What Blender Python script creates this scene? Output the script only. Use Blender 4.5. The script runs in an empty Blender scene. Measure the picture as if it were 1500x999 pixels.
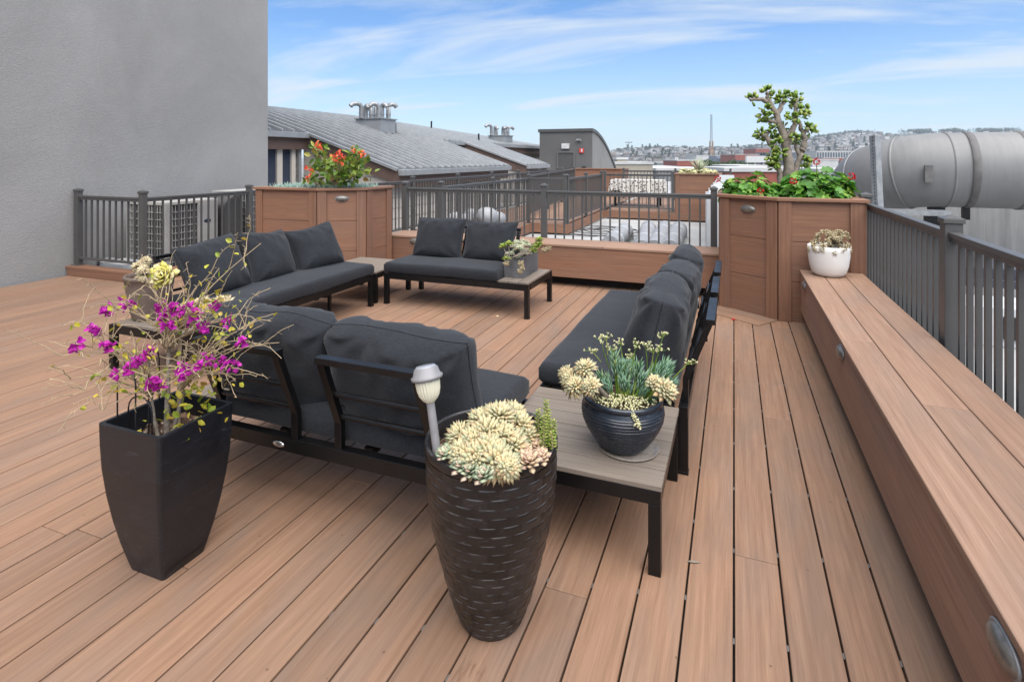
import bpy, math, random
from mathutils import Matrix, Vector, noise
random.seed(11)
R = math.radians
sc = bpy.context.scene
COL = sc.collection
PI = math.pi

# ------------------------------------------------------------------ camera
F, H, U0, V0 = 830.0, 1.407, 750.0, 231.0           # measured on the photograph (pixels, metres)
TH = math.atan(325.0 / F)
ST, CT = math.sin(TH), math.cos(TH)
def at(u, v, d):                                     # a measured pixel and a distance -> a point in the place
    r = d * (u - U0) / F
    return Vector((-d * ST + r * CT, d * CT + r * ST, H - (v - V0) * d / F))
cam = bpy.data.cameras.new('camera'); co = bpy.data.objects.new('camera', cam); COL.objects.link(co)
co.location = (0, 0, H); co.rotation_euler = (R(90), 0, TH)
cam.sensor_width = 36; cam.lens = F / 1500 * 36
cam.shift_y = -(499.5 - V0) / 1500
cam.clip_start = 0.05; cam.clip_end = 20000
sc.camera = co

# ------------------------------------------------------------------ mesh builder
class MB:
    def __init__(s): s.v = []; s.f = []; s.uv = []; s.m = []; s.sm = []
    def add(s, verts, faces, uvs=None, mat=0, smooth=False):
        b = len(s.v); s.v += [tuple(x) for x in verts]
        for i, f in enumerate(faces):
            s.f.append([b + k for k in f]); s.m.append(mat); s.sm.append(smooth)
            s.uv.append(uvs[i] if uvs else [(verts[k][0], verts[k][1]) for k in f])
    def box(s, c, size, rz=0, M=None, grain='x', mat=0):
        if M is None: M = Matrix.Translation(Vector(c)) @ Matrix.Rotation(rz, 4, 'Z')
        hx, hy, hz = [a / 2 for a in size]
        L = [Vector((sx * hx, sy * hy, sz * hz)) for sz in (-1, 1) for sy in (-1, 1) for sx in (-1, 1)]
        F_ = [(0, 2, 3, 1), (4, 5, 7, 6), (0, 1, 5, 4), (1, 3, 7, 5), (3, 2, 6, 7), (2, 0, 4, 6)]
        ou, ov = random.uniform(0, 50), random.uniform(0, 50)
        g = 'xyz'.index(grain); a, b = [k for k in range(3) if k != g]
        uvs = [[(L[k][g] + ou, L[k][a] + L[k][b] * 1.31 + ov) for k in f] for f in F_]
        s.add([M @ p for p in L], F_, uvs, mat)
    def bar(s, p0, p1, w, h, mat=0):                 # a square bar between two points
        p0, p1 = Vector(p0), Vector(p1); d = p1 - p0; l = d.length
        q = d.to_track_quat('X', 'Z')
        s.box(None, (l, w, h), M=Matrix.Translation((p0 + p1) / 2) @ q.to_matrix().to_4x4(), mat=mat)
    def tube(s, pts, r, n=8, mat=0, cap=True):
        pts = [Vector(p) for p in pts]
        rs = r if isinstance(r, (list, tuple)) else [r] * len(pts)
        up = Vector((0.13, 0.27, 1)).normalized(); V = []
        for i, p in enumerate(pts):
            t = (pts[min(i + 1, len(pts) - 1)] - pts[max(i - 1, 0)])
            if t.length < 1e-9: t = Vector((0, 0, 1))
            t.normalize()
            a = t.cross(up)
            if a.length < 1e-3: a = t.cross(Vector((1, 0, 0)))
            a.normalize(); b = t.cross(a); up = -b if abs(t.dot(up)) > .98 else up
            for k in range(n):
                w = 2 * PI * k / n
                V.append(p + (a * math.cos(w) + b * math.sin(w)) * rs[i])
        F_ = []; U = []
        for i in range(len(pts) - 1):
            for k in range(n):
                k2 = (k + 1) % n
                F_.append((i * n + k, i * n + k2, (i + 1) * n + k2, (i + 1) * n + k))
                U.append([(k / n, i), ((k + 1) / n, i), ((k + 1) / n, i + 1), (k / n, i + 1)])
        s.add(V, F_, U, mat, True)
        if cap:
            s.add(V[:n], [tuple(range(n))], None, mat); s.add(V[-n:], [tuple(reversed(range(n)))], None, mat)
    def lathe(s, prof, n=40, c=(0, 0, 0), mat=0, sx=1, sy=1, fn=None, M=None):
        V = []; m = len(prof)
        for (r, z) in prof:
            for k in range(n):
                a = 2 * PI * k / n; rr = r + (fn(a, z, r) if fn else 0)
                p = Vector((c[0] + rr * math.cos(a) * sx, c[1] + rr * math.sin(a) * sy, c[2] + z))
                V.append(M @ p if M else p)
        F_ = []; U = []
        for i in range(m - 1):
            for k in range(n):
                k2 = (k + 1) % n
                F_.append((i * n + k, i * n + k2, (i + 1) * n + k2, (i + 1) * n + k))
                U.append([(k / n, prof[i][1]), ((k + 1) / n, prof[i][1]), ((k + 1) / n, prof[i + 1][1]), (k / n, prof[i + 1][1])])
        s.add(V, F_, U, mat, True)
    def prism(s, poly, z0, z1, mat=0):
        n = len(poly); V = [(x, y, z0) for x, y in poly] + [(x, y, z1) for x, y in poly]
        F_ = [tuple(reversed(range(n))), tuple(range(n, 2 * n))] + [(i, (i + 1) % n, n + (i + 1) % n, n + i) for i in range(n)]
        s.add(V, F_, None, mat)
    def ring(s, po, pi, z0, z1, mat=0):              # a frame between an outer and an inner polygon
        n = len(po)
        for i in range(n):
            j = (i + 1) % n
            q = [po[i], po[j], pi[j], pi[i]]
            V = [(x, y, z0) for x, y in q] + [(x, y, z1) for x, y in q]
            e = Vector((po[j][0] - po[i][0], po[j][1] - po[i][1])).normalized(); nn = Vector((-e.y, e.x))
            o = random.uniform(0, 40)
            U = lambda k: (V[k][0] * e.x + V[k][1] * e.y + o, V[k][0] * nn.x + V[k][1] * nn.y + V[k][2])
            F_ = [(3, 2, 1, 0), (4, 5, 6, 7), (0, 1, 5, 4), (2, 3, 7, 6)]
            s.add(V, F_, [[U(k) for k in f] for f in F_], mat)
    def build(s, name, mats, parent=None, local=False, bevel=0, seg=2):
        me = bpy.data.meshes.new(name)
        vs = s.v
        if parent is not None and not local:
            inv = root_matrix(parent).inverted(); vs = [tuple(inv @ Vector(p)) for p in vs]
        me.from_pydata(vs, [], s.f)
        uvl = me.uv_layers.new(name='UVMap'); flat = []
        for u in s.uv:
            for q in u: flat += [q[0], q[1]]
        uvl.data.foreach_set('uv', flat)
        if not isinstance(mats, (list, tuple)): mats = [mats]
        for m in mats: me.materials.append(m)
        me.polygons.foreach_set('material_index', s.m); me.polygons.foreach_set('use_smooth', s.sm)
        me.update()
        o = bpy.data.objects.new(name, me); COL.objects.link(o)
        if parent is not None: o.parent = parent
        if bevel:
            b = o.modifiers.new('bevel', 'BEVEL'); b.width = bevel; b.segments = seg; b.limit_method = 'ANGLE'; b.angle_limit = R(40)
            b.harden_normals = False
        return o
ROOTS = {}
def root_matrix(o):
    while o.parent is not None: o = o.parent
    return ROOTS.get(o.name, Matrix.Identity(4))
def tag(o, label=None, cat=None, group=None, kind=None):
    if label: o['label'] = label
    if cat: o['category'] = cat
    if group: o['group'] = group
    if kind: o['kind'] = kind
    return o
def thing(name, label, cat, loc=(0, 0, 0), rz=0, group=None):
    o = bpy.data.objects.new(name, None); COL.objects.link(o); o.empty_display_size = .1
    o.location = loc; o.rotation_euler = (0, 0, rz)
    ROOTS[o.name] = Matrix.Translation(Vector(loc)) @ Matrix.Rotation(rz, 4, 'Z')
    return tag(o, label, cat, group)
def copy_tree(o, parent=None):
    c = o.copy(); COL.objects.link(c)
    if parent is not None: c.parent = parent
    for ch in list(o.children): copy_tree(ch, c)
    return c

# ------------------------------------------------------------------ materials
class NT:
    def __init__(s, name, rough=.6, metal=0, spec=.5, col=(.5, .5, .5)):
        s.m = bpy.data.materials.new(name); s.m.use_nodes = True
        s.t = s.m.node_tree; s.N = s.t.nodes; s.b = s.N['Principled BSDF']
        s.b.inputs['Roughness'].default_value = rough; s.b.inputs['Metallic'].default_value = metal
        s.b.inputs['Specular IOR Level'].default_value = spec; s.b.inputs['Base Color'].default_value = (*col, 1)
    def n(s, typ, **kw):
        x = s.N.new(typ)
        for k, v in kw.items():
            if k.startswith('i_'):
                x.inputs[k[2:].replace('_', ' ')].default_value = v
            else: setattr(x, k, v)
        return x
    def l(s, a, b): s.t.links.new(a, b)
    def noise(s, vec, scale, detail=4, rough=.6, dist=0):
        x = s.n('ShaderNodeTexNoise'); x.inputs['Scale'].default_value = scale; x.inputs['Detail'].default_value = detail
        x.inputs['Roughness'].default_value = rough; x.inputs['Distortion'].default_value = dist
        if vec is not None: s.l(vec, x.inputs['Vector'])
        return x.outputs['Fac']
    def mapping(s, vec, scale=(1, 1, 1), loc=(0, 0, 0), rot=(0, 0, 0)):
        x = s.n('ShaderNodeMapping'); x.inputs['Scale'].default_value = scale; x.inputs['Location'].default_value = loc; x.inputs['Rotation'].default_value = rot
        s.l(vec, x.inputs['Vector']); return x.outputs['Vector']
    def ramp(s, fac, stops):
        x = s.n('ShaderNodeValToRGB'); e = x.color_ramp.elements
        while len(e) < len(stops): e.new(.5)
        for i, (p, c) in enumerate(stops):
            e[i].position = p; e[i].color = (*c, 1) if len(c) == 3 else c
        s.l(fac, x.inputs['Fac']); return x.outputs['Color']
    def mix(s, fac, a, b, mode='MIX'):
        x = s.n('ShaderNodeMix', data_type='RGBA', blend_type=mode)
        for sock, val in ((x.inputs[0], fac), (x.inputs[6], a), (x.inputs[7], b)):
            if isinstance(val, (int, float)): sock.default_value = val
            elif isinstance(val, tuple): sock.default_value = (*val, 1)
            else: s.l(val, sock)
        return x.outputs[2]
    def math(s, op, a, b=0.0, clamp=False):
        x = s.n('ShaderNodeMath', operation=op); x.use_clamp = clamp
        for sock, val in ((x.inputs[0], a), (x.inputs[1], b)):
            if isinstance(val, (int, float)): sock.default_value = val
            else: s.l(val, sock)
        return x.outputs[0]
    def bump(s, hgt, strength=.3, dist=.01):
        x = s.n('ShaderNodeBump'); x.inputs['Strength'].default_value = strength; x.inputs['Distance'].default_value = dist
        s.l(hgt, x.inputs['Height']); s.l(x.outputs['Normal'], s.b.inputs['Normal'])
    def color(s, c): s.l(c, s.b.inputs['Base Color'])
    def rough(s, c): s.l(c, s.b.inputs['Roughness'])
    def obj(s): return s.n('ShaderNodeTexCoord').outputs['Object']
    def uv(s): return s.n('ShaderNodeTexCoord').outputs['UV']
    def pos(s): return s.n('ShaderNodeNewGeometry').outputs['Position']
    def island(s): return s.n('ShaderNodeNewGeometry').outputs['Random Per Island']

def wood(name, c0, c1, c2, rough=.62, vary=.25, stains=(), grey=.35, spec=.35):
    t = NT(name, rough, 0, spec)
    uv = t.uv()
    g1 = t.noise(t.mapping(uv, (1.6, 55, 1)), 1.0, 6, .65, .4)
    g2 = t.noise(t.mapping(uv, (6, 240, 1)), 1.0, 3, .6)
    big = t.noise(t.mapping(uv, (1.1, 4.5, 1)), 1.0, 3, .55, .6)
    c = t.ramp(g1, [(.22, c0), (.52, c1), (.80, c2)])
    c = t.mix(t.math('MULTIPLY', t.ramp(big, [(.45, (0, 0, 0)), (.7, (1, 1, 1))]), grey), c, tuple(.75 * (c1[0] + c1[1] + c1[2]) / 3 * k for k in (1.08, .96, .88)))
    isl = t.island()
    c = t.mix(1.0, c, t.ramp(isl, [(0, (1 - vary,) * 3), (.5, (1, 1, 1)), (1, (1 + vary * .5, 1 + vary * .45, 1 + vary * .4))]), 'MULTIPLY')
    fine = t.ramp(g2, [(.3, (.86, .86, .86)), (.7, (1.08, 1.08, 1.08))])
    c = t.mix(1.0, c, fine, 'MULTIPLY')
    if stains:
        p = t.pos()
        dn = t.noise(t.mapping(p, (1.6, .7, 1)), 1.0, 6, .68, .8)
        c = t.mix(t.math('MULTIPLY', t.ramp(dn, [(.50, (0, 0, 0)), (.74, (1, 1, 1))]), .45), c, (.125, .088, .064))
        vv = t.n('ShaderNodeTexVoronoi'); vv.inputs['Scale'].default_value = 9; t.l(p, vv.inputs['Vector'])
        c = t.mix(t.math('MULTIPLY', t.ramp(vv.outputs['Distance'], [(.028, (1, 1, 1)), (.05, (0, 0, 0))]), .6), c, (.06, .035, .02))
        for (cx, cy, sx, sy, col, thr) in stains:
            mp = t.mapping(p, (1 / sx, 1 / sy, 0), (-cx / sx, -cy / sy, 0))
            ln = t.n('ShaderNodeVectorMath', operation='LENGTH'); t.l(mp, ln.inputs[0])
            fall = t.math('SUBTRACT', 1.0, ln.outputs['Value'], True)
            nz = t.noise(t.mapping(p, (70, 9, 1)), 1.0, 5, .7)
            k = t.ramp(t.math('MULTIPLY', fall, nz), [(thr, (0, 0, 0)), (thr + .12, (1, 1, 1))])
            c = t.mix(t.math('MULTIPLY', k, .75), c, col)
    t.color(c)
    t.rough(t.ramp(big, [(.3, (rough - .1,) * 3), (.7, (rough + .1,) * 3)]))
    t.bump(t.math('ADD', g1, t.math('MULTIPLY', g2, .6)), .35, .0015)
    return t.m
def plain(name, col, rough=.6, metal=0, var=.15, scale=6, bump=0, bscale=200, spec=.5, bdist=.002):
    t = NT(name, rough, metal, spec, col)
    o = t.obj(); n1 = t.noise(o, scale, 5, .6)
    t.color(t.ramp(n1, [(.3, tuple(x * (1 - var) for x in col)), (.7, tuple(min(1, x * (1 + var)) for x in col))]))
    t.rough(t.ramp(n1, [(.3, (max(.03, rough - .08),) * 3), (.7, (min(1, rough + .08),) * 3)]))
    if bump: t.bump(t.noise(o, bscale, 3, .6), bump, bdist)
    return t.m
def leafmat(name, stops, rough=.45, sub=.0, spec=.4, trans=.15):
    t = NT(name, rough, 0, spec)
    isl = t.island()
    c = t.ramp(isl, stops)
    n1 = t.noise(t.obj(), 60, 2)
    c = t.mix(1.0, c, t.ramp(n1, [(.3, (.75, .75, .75)), (.7, (1.15, 1.15, 1.15))]), 'MULTIPLY')
    t.color(c)
    if trans:
        tr = t.n('ShaderNodeBsdfTranslucent'); t.l(c, tr.inputs['Color'])
        mx = t.n('ShaderNodeMixShader'); mx.inputs[0].default_value = trans
        t.l(t.b.outputs[0], mx.inputs[1]); t.l(tr.outputs[0], mx.inputs[2])
        t.l(mx.outputs[0], t.N['Material Output'].inputs['Surface'])
    return t.m
def fabric(name, c0, c1, rough=.9):
    t = NT(name, rough, 0, .2)
    o = t.obj()
    w1 = t.noise(t.mapping(o, (420, 420, 50)), 1, 3, .7); w2 = t.noise(t.mapping(o, (50, 420, 420)), 1, 3, .7)
    big = t.noise(o, 5, 4)
    w = t.math('ADD', t.math('MULTIPLY', w1, .5), t.math('MULTIPLY', w2, .5))
    c = t.ramp(w, [(.38, c0), (.62, c1)])
    c = t.mix(1.0, c, t.ramp(big, [(.3, (.85, .85, .87)), (.7, (1.12, 1.12, 1.12))]), 'MULTIPLY')
    t.color(c)
    t.b.inputs['Sheen Weight'].default_value = .10; t.b.inputs['Sheen Roughness'].default_value = .5
    crease = t.noise(t.mapping(o, (9, 9, 22)), 1, 3, .5, .8)
    t.bump(t.math('ADD', t.math('MULTIPLY', w, .12), t.math('MULTIPLY', crease, .6)), .5, .012)
    return t.m
M = {}
BR = dict(c0=(.172, .094, .058), c1=(.234, .136, .086), c2=(.292, .178, .117))
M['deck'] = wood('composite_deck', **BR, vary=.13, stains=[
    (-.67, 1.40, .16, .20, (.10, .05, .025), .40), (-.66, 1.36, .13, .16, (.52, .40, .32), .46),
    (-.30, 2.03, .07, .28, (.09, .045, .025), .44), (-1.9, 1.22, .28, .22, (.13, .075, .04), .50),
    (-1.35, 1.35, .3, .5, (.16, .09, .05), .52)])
M['trim'] = wood('composite_trim', (.155, .076, .046), (.215, .108, .066), (.27, .142, .09), vary=.12, grey=.22)
M['benchtop'] = wood('composite_bench', (.205, .117, .076), (.280, .170, .114), (.35, .226, .16), vary=.12, grey=.3)
M['benchfront'] = wood('composite_trim_sky_lit', (.20, .108, .070), (.275, .155, .105), (.34, .20, .142), vary=.1, grey=.25)  # trim tone lightened in colour for sky light reaching it from the left
M['greywood'] = wood('weathered_tabletop', (.125, .10, .079), (.18, .148, .12), (.235, .20, .166), vary=.12, grey=.2)
M['frame'] = plain('black_powder_coat', (.0040, .0040, .0044), .33, 0, .2, 8, spec=.35)
M['rail'] = plain('grey_bronze_paint', (.068, .066, .064), .42, 0, .1, 4)
M['fabric'] = fabric('charcoal_fabric', (.007, .008, .0102), (.0235, .026, .0315))
M['stucco'] = None
def stucco(name, col):
    t = NT(name, .9, 0, .15)
    o = t.obj(); b = t.noise(o, .55, 7, .62, .5); st = t.noise(t.mapping(o, (1, 1, 2.6)), 26, 5, .6); f = t.noise(o, 90, 4, .75)
    c = t.ramp(b, [(.3, tuple(x * .86 for x in col)), (.7, tuple(x * 1.12 for x in col))])
    c = t.mix(1.0, c, t.ramp(st, [(.3, (.96, .96, .96)), (.7, (1.03, 1.03, 1.03))]), 'MULTIPLY')
    c = t.mix(1.0, c, t.ramp(f, [(.3, (.88, .88, .88)), (.7, (1.1, 1.1, 1.1))]), 'MULTIPLY')
    t.color(c); t.bump(t.math('ADD', f, t.math('MULTIPLY', st, .7)), .6, .010)
    return t.m
M['stucco'] = stucco('grey_stucco', (.275, .269, .262))
M['stucco_dark'] = stucco('dark_grey_stucco', (.115, .112, .11))
M['stucco_side'] = stucco('pale_grey_stucco', (.22, .215, .205))
M['membrane'] = plain('white_roof_membrane', (.30, .30, .295), .7, 0, .2, 1.2, .1, 40)
M['dark'] = plain('dark_void', (.02, .017, .015), .9)
M['squarepot'] = None
def scuffed(name, col, rough, scuff):
    t = NT(name, rough, 0, .5)
    o = t.obj(); n1 = t.noise(o, 4, 5, .6, .5); sc1 = t.noise(t.mapping(o, (14, 14, 70), rot=(.3, .2, .5)), 1, 4, .75, 1.2)
    sp = t.n('ShaderNodeTexVoronoi'); sp.inputs['Scale'].default_value = 55; t.l(o, sp.inputs['Vector'])
    c = t.ramp(n1, [(.3, tuple(x * .7 for x in col)), (.72, tuple(x * 1.5 for x in col))])
    c = t.mix(t.math('MULTIPLY', t.ramp(sc1, [(.58, (0, 0, 0)), (.72, (1, 1, 1))]), .45), c, scuff)
    c = t.mix(t.math('MULTIPLY', t.ramp(sp.outputs['Distance'], [(.05, (1, 1, 1)), (.09, (0, 0, 0))]), .3), c, scuff)
    t.color(c); t.rough(t.ramp(n1, [(.3, (rough - .1,) * 3), (.7, (rough + .15,) * 3)])); t.bump(sc1, .1, .002)
    return t.m
M['squarepot'] = scuffed('scuffed_sheen_black_resin', (.0072, .0086, .0118), .36, (.075, .085, .105))  # scuffs and body tinted blue to paint in a sheen as well
M['weavepot'] = scuffed('woven_black_resin', (.0085, .0078, .0080), .36, (.07, .065, .062))
def paint_lip_glints(m):  # light caught on the cells' upper lips, painted as pale ticks
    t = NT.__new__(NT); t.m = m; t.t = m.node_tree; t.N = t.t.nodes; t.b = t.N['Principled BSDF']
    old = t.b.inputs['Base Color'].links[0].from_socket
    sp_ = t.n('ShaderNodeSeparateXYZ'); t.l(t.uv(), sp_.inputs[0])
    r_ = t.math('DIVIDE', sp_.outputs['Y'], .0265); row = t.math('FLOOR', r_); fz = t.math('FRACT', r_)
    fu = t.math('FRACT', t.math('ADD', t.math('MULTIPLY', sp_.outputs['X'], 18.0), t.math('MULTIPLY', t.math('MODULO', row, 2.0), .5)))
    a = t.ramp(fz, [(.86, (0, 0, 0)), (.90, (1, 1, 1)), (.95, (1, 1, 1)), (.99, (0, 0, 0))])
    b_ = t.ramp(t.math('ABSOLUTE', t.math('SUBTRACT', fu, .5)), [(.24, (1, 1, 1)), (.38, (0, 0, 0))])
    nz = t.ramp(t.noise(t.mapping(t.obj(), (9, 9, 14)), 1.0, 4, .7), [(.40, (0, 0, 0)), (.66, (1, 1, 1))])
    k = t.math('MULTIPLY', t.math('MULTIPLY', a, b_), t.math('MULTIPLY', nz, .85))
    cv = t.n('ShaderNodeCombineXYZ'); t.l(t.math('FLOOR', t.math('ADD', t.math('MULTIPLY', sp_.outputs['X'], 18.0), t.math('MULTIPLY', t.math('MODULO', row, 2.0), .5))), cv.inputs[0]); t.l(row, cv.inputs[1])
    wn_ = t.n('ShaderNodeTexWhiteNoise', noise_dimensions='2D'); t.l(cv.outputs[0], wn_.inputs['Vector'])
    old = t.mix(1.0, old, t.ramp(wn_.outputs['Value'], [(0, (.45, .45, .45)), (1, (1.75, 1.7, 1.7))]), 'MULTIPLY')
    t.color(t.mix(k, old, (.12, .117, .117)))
paint_lip_glints(M['weavepot'])
M['glaze'] = scuffed('blue_black_glaze', (.016, .021, .030), .26, (.10, .11, .12))
M['brownpot'] = plain('taupe_pot', (.125, .092, .074), .7, 0, .2, 12, .2, 90)
M['whitepot'] = plain('white_ceramic', (.72, .71, .68), .4, 0, .06, 5)
M['boxpot'] = scuffed('grey_trough', (.085, .085, .088), .6, (.2, .2, .2))
M['saucer'] = plain('plastic_saucer', (.24, .21, .185), .3, 0, .25, 20)
M['soil'] = None
def soil():
    t = NT('potting_soil', .95, 0, .1)
    v = t.n('ShaderNodeTexVoronoi'); v.inputs['Scale'].default_value = 90; o = t.obj(); t.l(o, v.inputs['Vector'])
    sep = t.n('ShaderNodeSeparateColor'); t.l(v.outputs['Color'], sep.inputs[0])
    t.color(t.ramp(sep.outputs[0], [(.0, (.035, .022, .016)), (.6, (.075, .045, .03)), (.9, (.17, .11, .075)), (1, (.35, .28, .22))]))
    t.bump(v.outputs['Distance'], 1, .01); return t.m
M['soil'] = soil()
M['ghost'] = leafmat('ghost_succulent', [(0, (.34, .36, .22)), (.3, (.52, .46, .26)), (.6, (.60, .50, .29)), (.85, (.60, .42, .22)), (1, (.40, .42, .30))], .5, trans=.12)
M['ghostgreen'] = leafmat('pale_green_succulent', [(0, (.20, .27, .17)), (.4, (.34, .38, .25)), (.8, (.45, .44, .30)), (1, (.44, .30, .24))], .5, trans=.1)
M['peach'] = leafmat('peach_succulent', [(0, (.48, .33, .22)), (.5, (.56, .42, .27)), (1, (.50, .32, .26))], .5, trans=.1)
M['bluefinger'] = leafmat('blue_finger_succulent', [(0, (.07, .16, .07)), (.5, (.12, .23, .14)), (.85, (.17, .26, .20)), (1, (.24, .30, .10))], .45, trans=.1)
M['sedum'] = leafmat('lime_sedum', [(0, (.16, .26, .03)), (.6, (.30, .38, .06)), (1, (.42, .42, .12))], .45)
M['cream'] = leafmat('cream_flower', [(0, (.55, .52, .26)), (.6, (.70, .66, .42)), (1, (.42, .46, .20))], .6)
M['dry'] = leafmat('dried_succulent', [(0, (.34, .27, .15)), (.5, (.52, .43, .26)), (1, (.62, .55, .38))], .8)
M['yellowrose'] = leafmat('yellow_rosette', [(0, (.58, .52, .10)), (.6, (.66, .62, .20)), (1, (.70, .62, .36))], .5)
M['geranium'] = leafmat('geranium_leaf', [(0, (.035, .13, .012)), (.45, (.075, .22, .022)), (.8, (.13, .30, .035)), (1, (.23, .34, .05))], .42, trans=.25)
M['red'] = leafmat('red_petal', [(0, (.35, .006, .012)), (1, (.62, .03, .03))], .5)
M['jade'] = leafmat('jade_leaf', [(0, (.09, .18, .02)), (.6, (.20, .30, .04)), (1, (.34, .38, .09))], .35)
M['bark'] = plain('pale_succulent_bark', (.21, .175, .14), .85, 0, .35, 30, .8, 60, bdist=.008)
M['shrub'] = leafmat('shrub_leaf', [(0, (.05, .12, .015)), (.5, (.13, .22, .025)), (.85, (.26, .30, .05)), (1, (.34, .20, .06))], .4, trans=.25)
M['coral'] = leafmat('coral_bloom', [(0, (.72, .07, .05)), (.6, (.80, .14, .07)), (1, (.75, .25, .05))], .5)
M['chalk'] = leafmat('chalk_stick_groundcover', [(0, (.12, .22, .20)), (.6, (.22, .32, .29)), (1, (.30, .36, .28))], .5)
M['twig'] = plain('dry_twig', (.34, .26, .16), .85, 0, .3, 30)
M['bract'] = leafmat('magenta_bract', [(0, (.34, .008, .25)), (.6, (.50, .018, .40)), (1, (.60, .05, .38))], .6, trans=.3)
M['limeleaf'] = leafmat('yellowing_leaf', [(0, (.17, .26, .02)), (.5, (.42, .40, .04)), (.85, (.58, .44, .05)), (1, (.42, .25, .06))], .45, trans=.3)
M['wire'] = plain('black_wire', (.012, .012, .014), .4)
M['lampgrey'] = plain('grey_lamp_plastic', (.19, .185, .19), .5, 0, .15, 20)
M['lampsolar'] = plain('solar_top', (.26, .27, .30), .25, 0, .1, 30)
def glasslike(name, col, rough, tr, alpha=1):
    t = NT(name, rough, 0, .5, col); t.b.inputs['Transmission Weight'].default_value = tr; return t.m
M['lampglass'] = glasslike('frosted_lamp_plastic', (.80, .77, .60), .35, .35)
M['duct'] = None
def ductmat():
    t = NT('painted_duct_steel', .55, .0, .35)
    o = t.obj(); a = t.noise(o, 1.2, 4, .55, .5); s2 = t.noise(t.mapping(o, (18, 1.5, 1.5)), 1, 4, .7)
    c = t.ramp(a, [(.3, (.155, .154, .152)), (.7, (.215, .213, .210))])
    c = t.mix(1.0, c, t.ramp(s2, [(.3, (.92, .92, .92)), (.7, (1.06, 1.06, 1.06))]), 'MULTIPLY')
    t.color(c); return t.m
M['duct'] = ductmat()
M['ductband'] = plain('duct_sealant_band', (.105, .10, .097), .7, 0, .3, 14, .4, 60)
M['steel'] = plain('galvanised_steel', (.27, .275, .28), .5, .45, .2, 14)
M['whitemetal'] = plain('white_sheet_metal', (.46, .47, .48), .5, 0, .1, 3)
M['pipewhite'] = plain('white_wrapped_pipe', (.24, .245, .255), .55, 0, .2, 7, .3, 18, bdist=.01)
M['roofmetal'] = plain('standing_seam_metal', (.085, .09, .094), .45, .2, .18, 2.5)
M['roofrib'] = plain('sunlit_seam_tone', (.40, .41, .415), .4, .2, .12, 5)  # ribs paled, pan darkened: sunlit and reflected contrast painted into the colours
M['gutter'] = plain('grey_gutter', (.27, .275, .28), .4, .2, .1, 4)
M['siding'] = None
def siding(name, col):
    t = NT(name, .8, 0, .2)
    p = t.pos(); sp = t.n('ShaderNodeSeparateXYZ'); t.l(p, sp.inputs[0])
    fr = t.math('FRACT', t.math('MULTIPLY', sp.outputs['Z'], 4.2))
    n1 = t.noise(t.mapping(p, (1, 1, 14)), 3, 3)
    c = t.ramp(n1, [(.3, tuple(x * .9 for x in col)), (.7, tuple(x * 1.08 for x in col))])
    t.color(c); t.bump(t.ramp(fr, [(0, (0, 0, 0)), (.06, (.1, .1, .1)), (.1, (1, 1, 1)), (1, (.8, .8, .8))]), 1, .03); return t.m
M['siding'] = siding('pale_lap_siding', (.44, .40, .36))
M['fascia'] = plain('brown_fascia', (.105, .066, .052), .6, 0, .12, 4)
M['winframe'] = plain('cream_window_frame', (.52, .47, .41), .5, 0, .06)
M['glass'] = plain('dark_glass', (.03, .04, .065), .06, 0, .2, 1.5)
M['acwhite'] = plain('condenser_casing', (.37, .36, .34), .5, 0, .1, 4)
M['acdark'] = plain('condenser_coil', (.09, .09, .09), .6, .3, .3, 60)
M['badge'] = plain('satin_badge', (.5, .49, .47), .25, .9, .1, 30)
M['bronze'] = plain('weathered_light_cap', (.20, .185, .165), .32, .6, .4, 25)
M['concrete'] = None
def boardconc():
    t = NT('board_marked_concrete', .9, 0, .15)
    o = t.obj(); a = t.noise(t.mapping(o, (9, 9, .5)), 1, 5, .7); b = t.noise(o, .8, 4)
    c = t.ramp(a, [(.3, (.20, .20, .20)), (.7, (.31, .31, .305))])
    c = t.mix(1.0, c, t.ramp(b, [(.3, (.85, .85, .85)), (.7, (1.1, 1.1, 1.1))]), 'MULTIPLY')
    t.color(c); t.bump(a, .5, .02); return t.m
M['concrete'] = boardconc()
M['slate'] = plain('dark_blue_roofing', (.085, .095, .12), .6, 0, .25, 3)
M['signred'] = plain('red_alarm', (.5, .03, .025), .5)
M['signwhite'] = plain('white_sign', (.46, .46, .45), .5)
M['brick'] = plain('red_brick', (.22, .065, .045), .85, 0, .2, .6)
M['beige'] = plain('beige_render', (.30, .265, .215), .85, 0, .1, .3)
M['citywhite'] = plain('white_render', (.40, .40, .39), .8, 0, .12, .3)
M['citygrey'] = plain('grey_render', (.16, .163, .167), .85, 0, .15, .3)
M['citydark'] = plain('city_dark_glass', (.06, .07, .085), .3, 0, .3, .5)
M['rust'] = plain('rust_orange_steel', (.24, .16, .115), .7)
M['craneblue'] = plain('crane_steel', (.17, .19, .23), .5)
M['cloth'] = None
def clothmat():
    t = NT('speckled_cloth', .85, 0, .2)
    v = t.n('ShaderNodeTexVoronoi'); v.inputs['Scale'].default_value = 16; o = t.obj(); t.l(o, v.inputs['Vector'])
    t.color(t.ramp(v.outputs['Distance'], [(.28, (.06, .05, .05)), (.40, (.50, .48, .44))])); return t.m
M['cloth'] = clothmat()
M['treeleaf'] = leafmat('city_tree_leaf', [(0, (.03, .055, .02)), (.6, (.05, .09, .03)), (1, (.09, .12, .04))], .6, trans=.1)
M['farleaf'] = leafmat('hill_tree_leaf', [(0, (.022, .040, .022)), (.6, (.035, .06, .03)), (1, (.06, .08, .04))], .7, trans=0)
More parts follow.
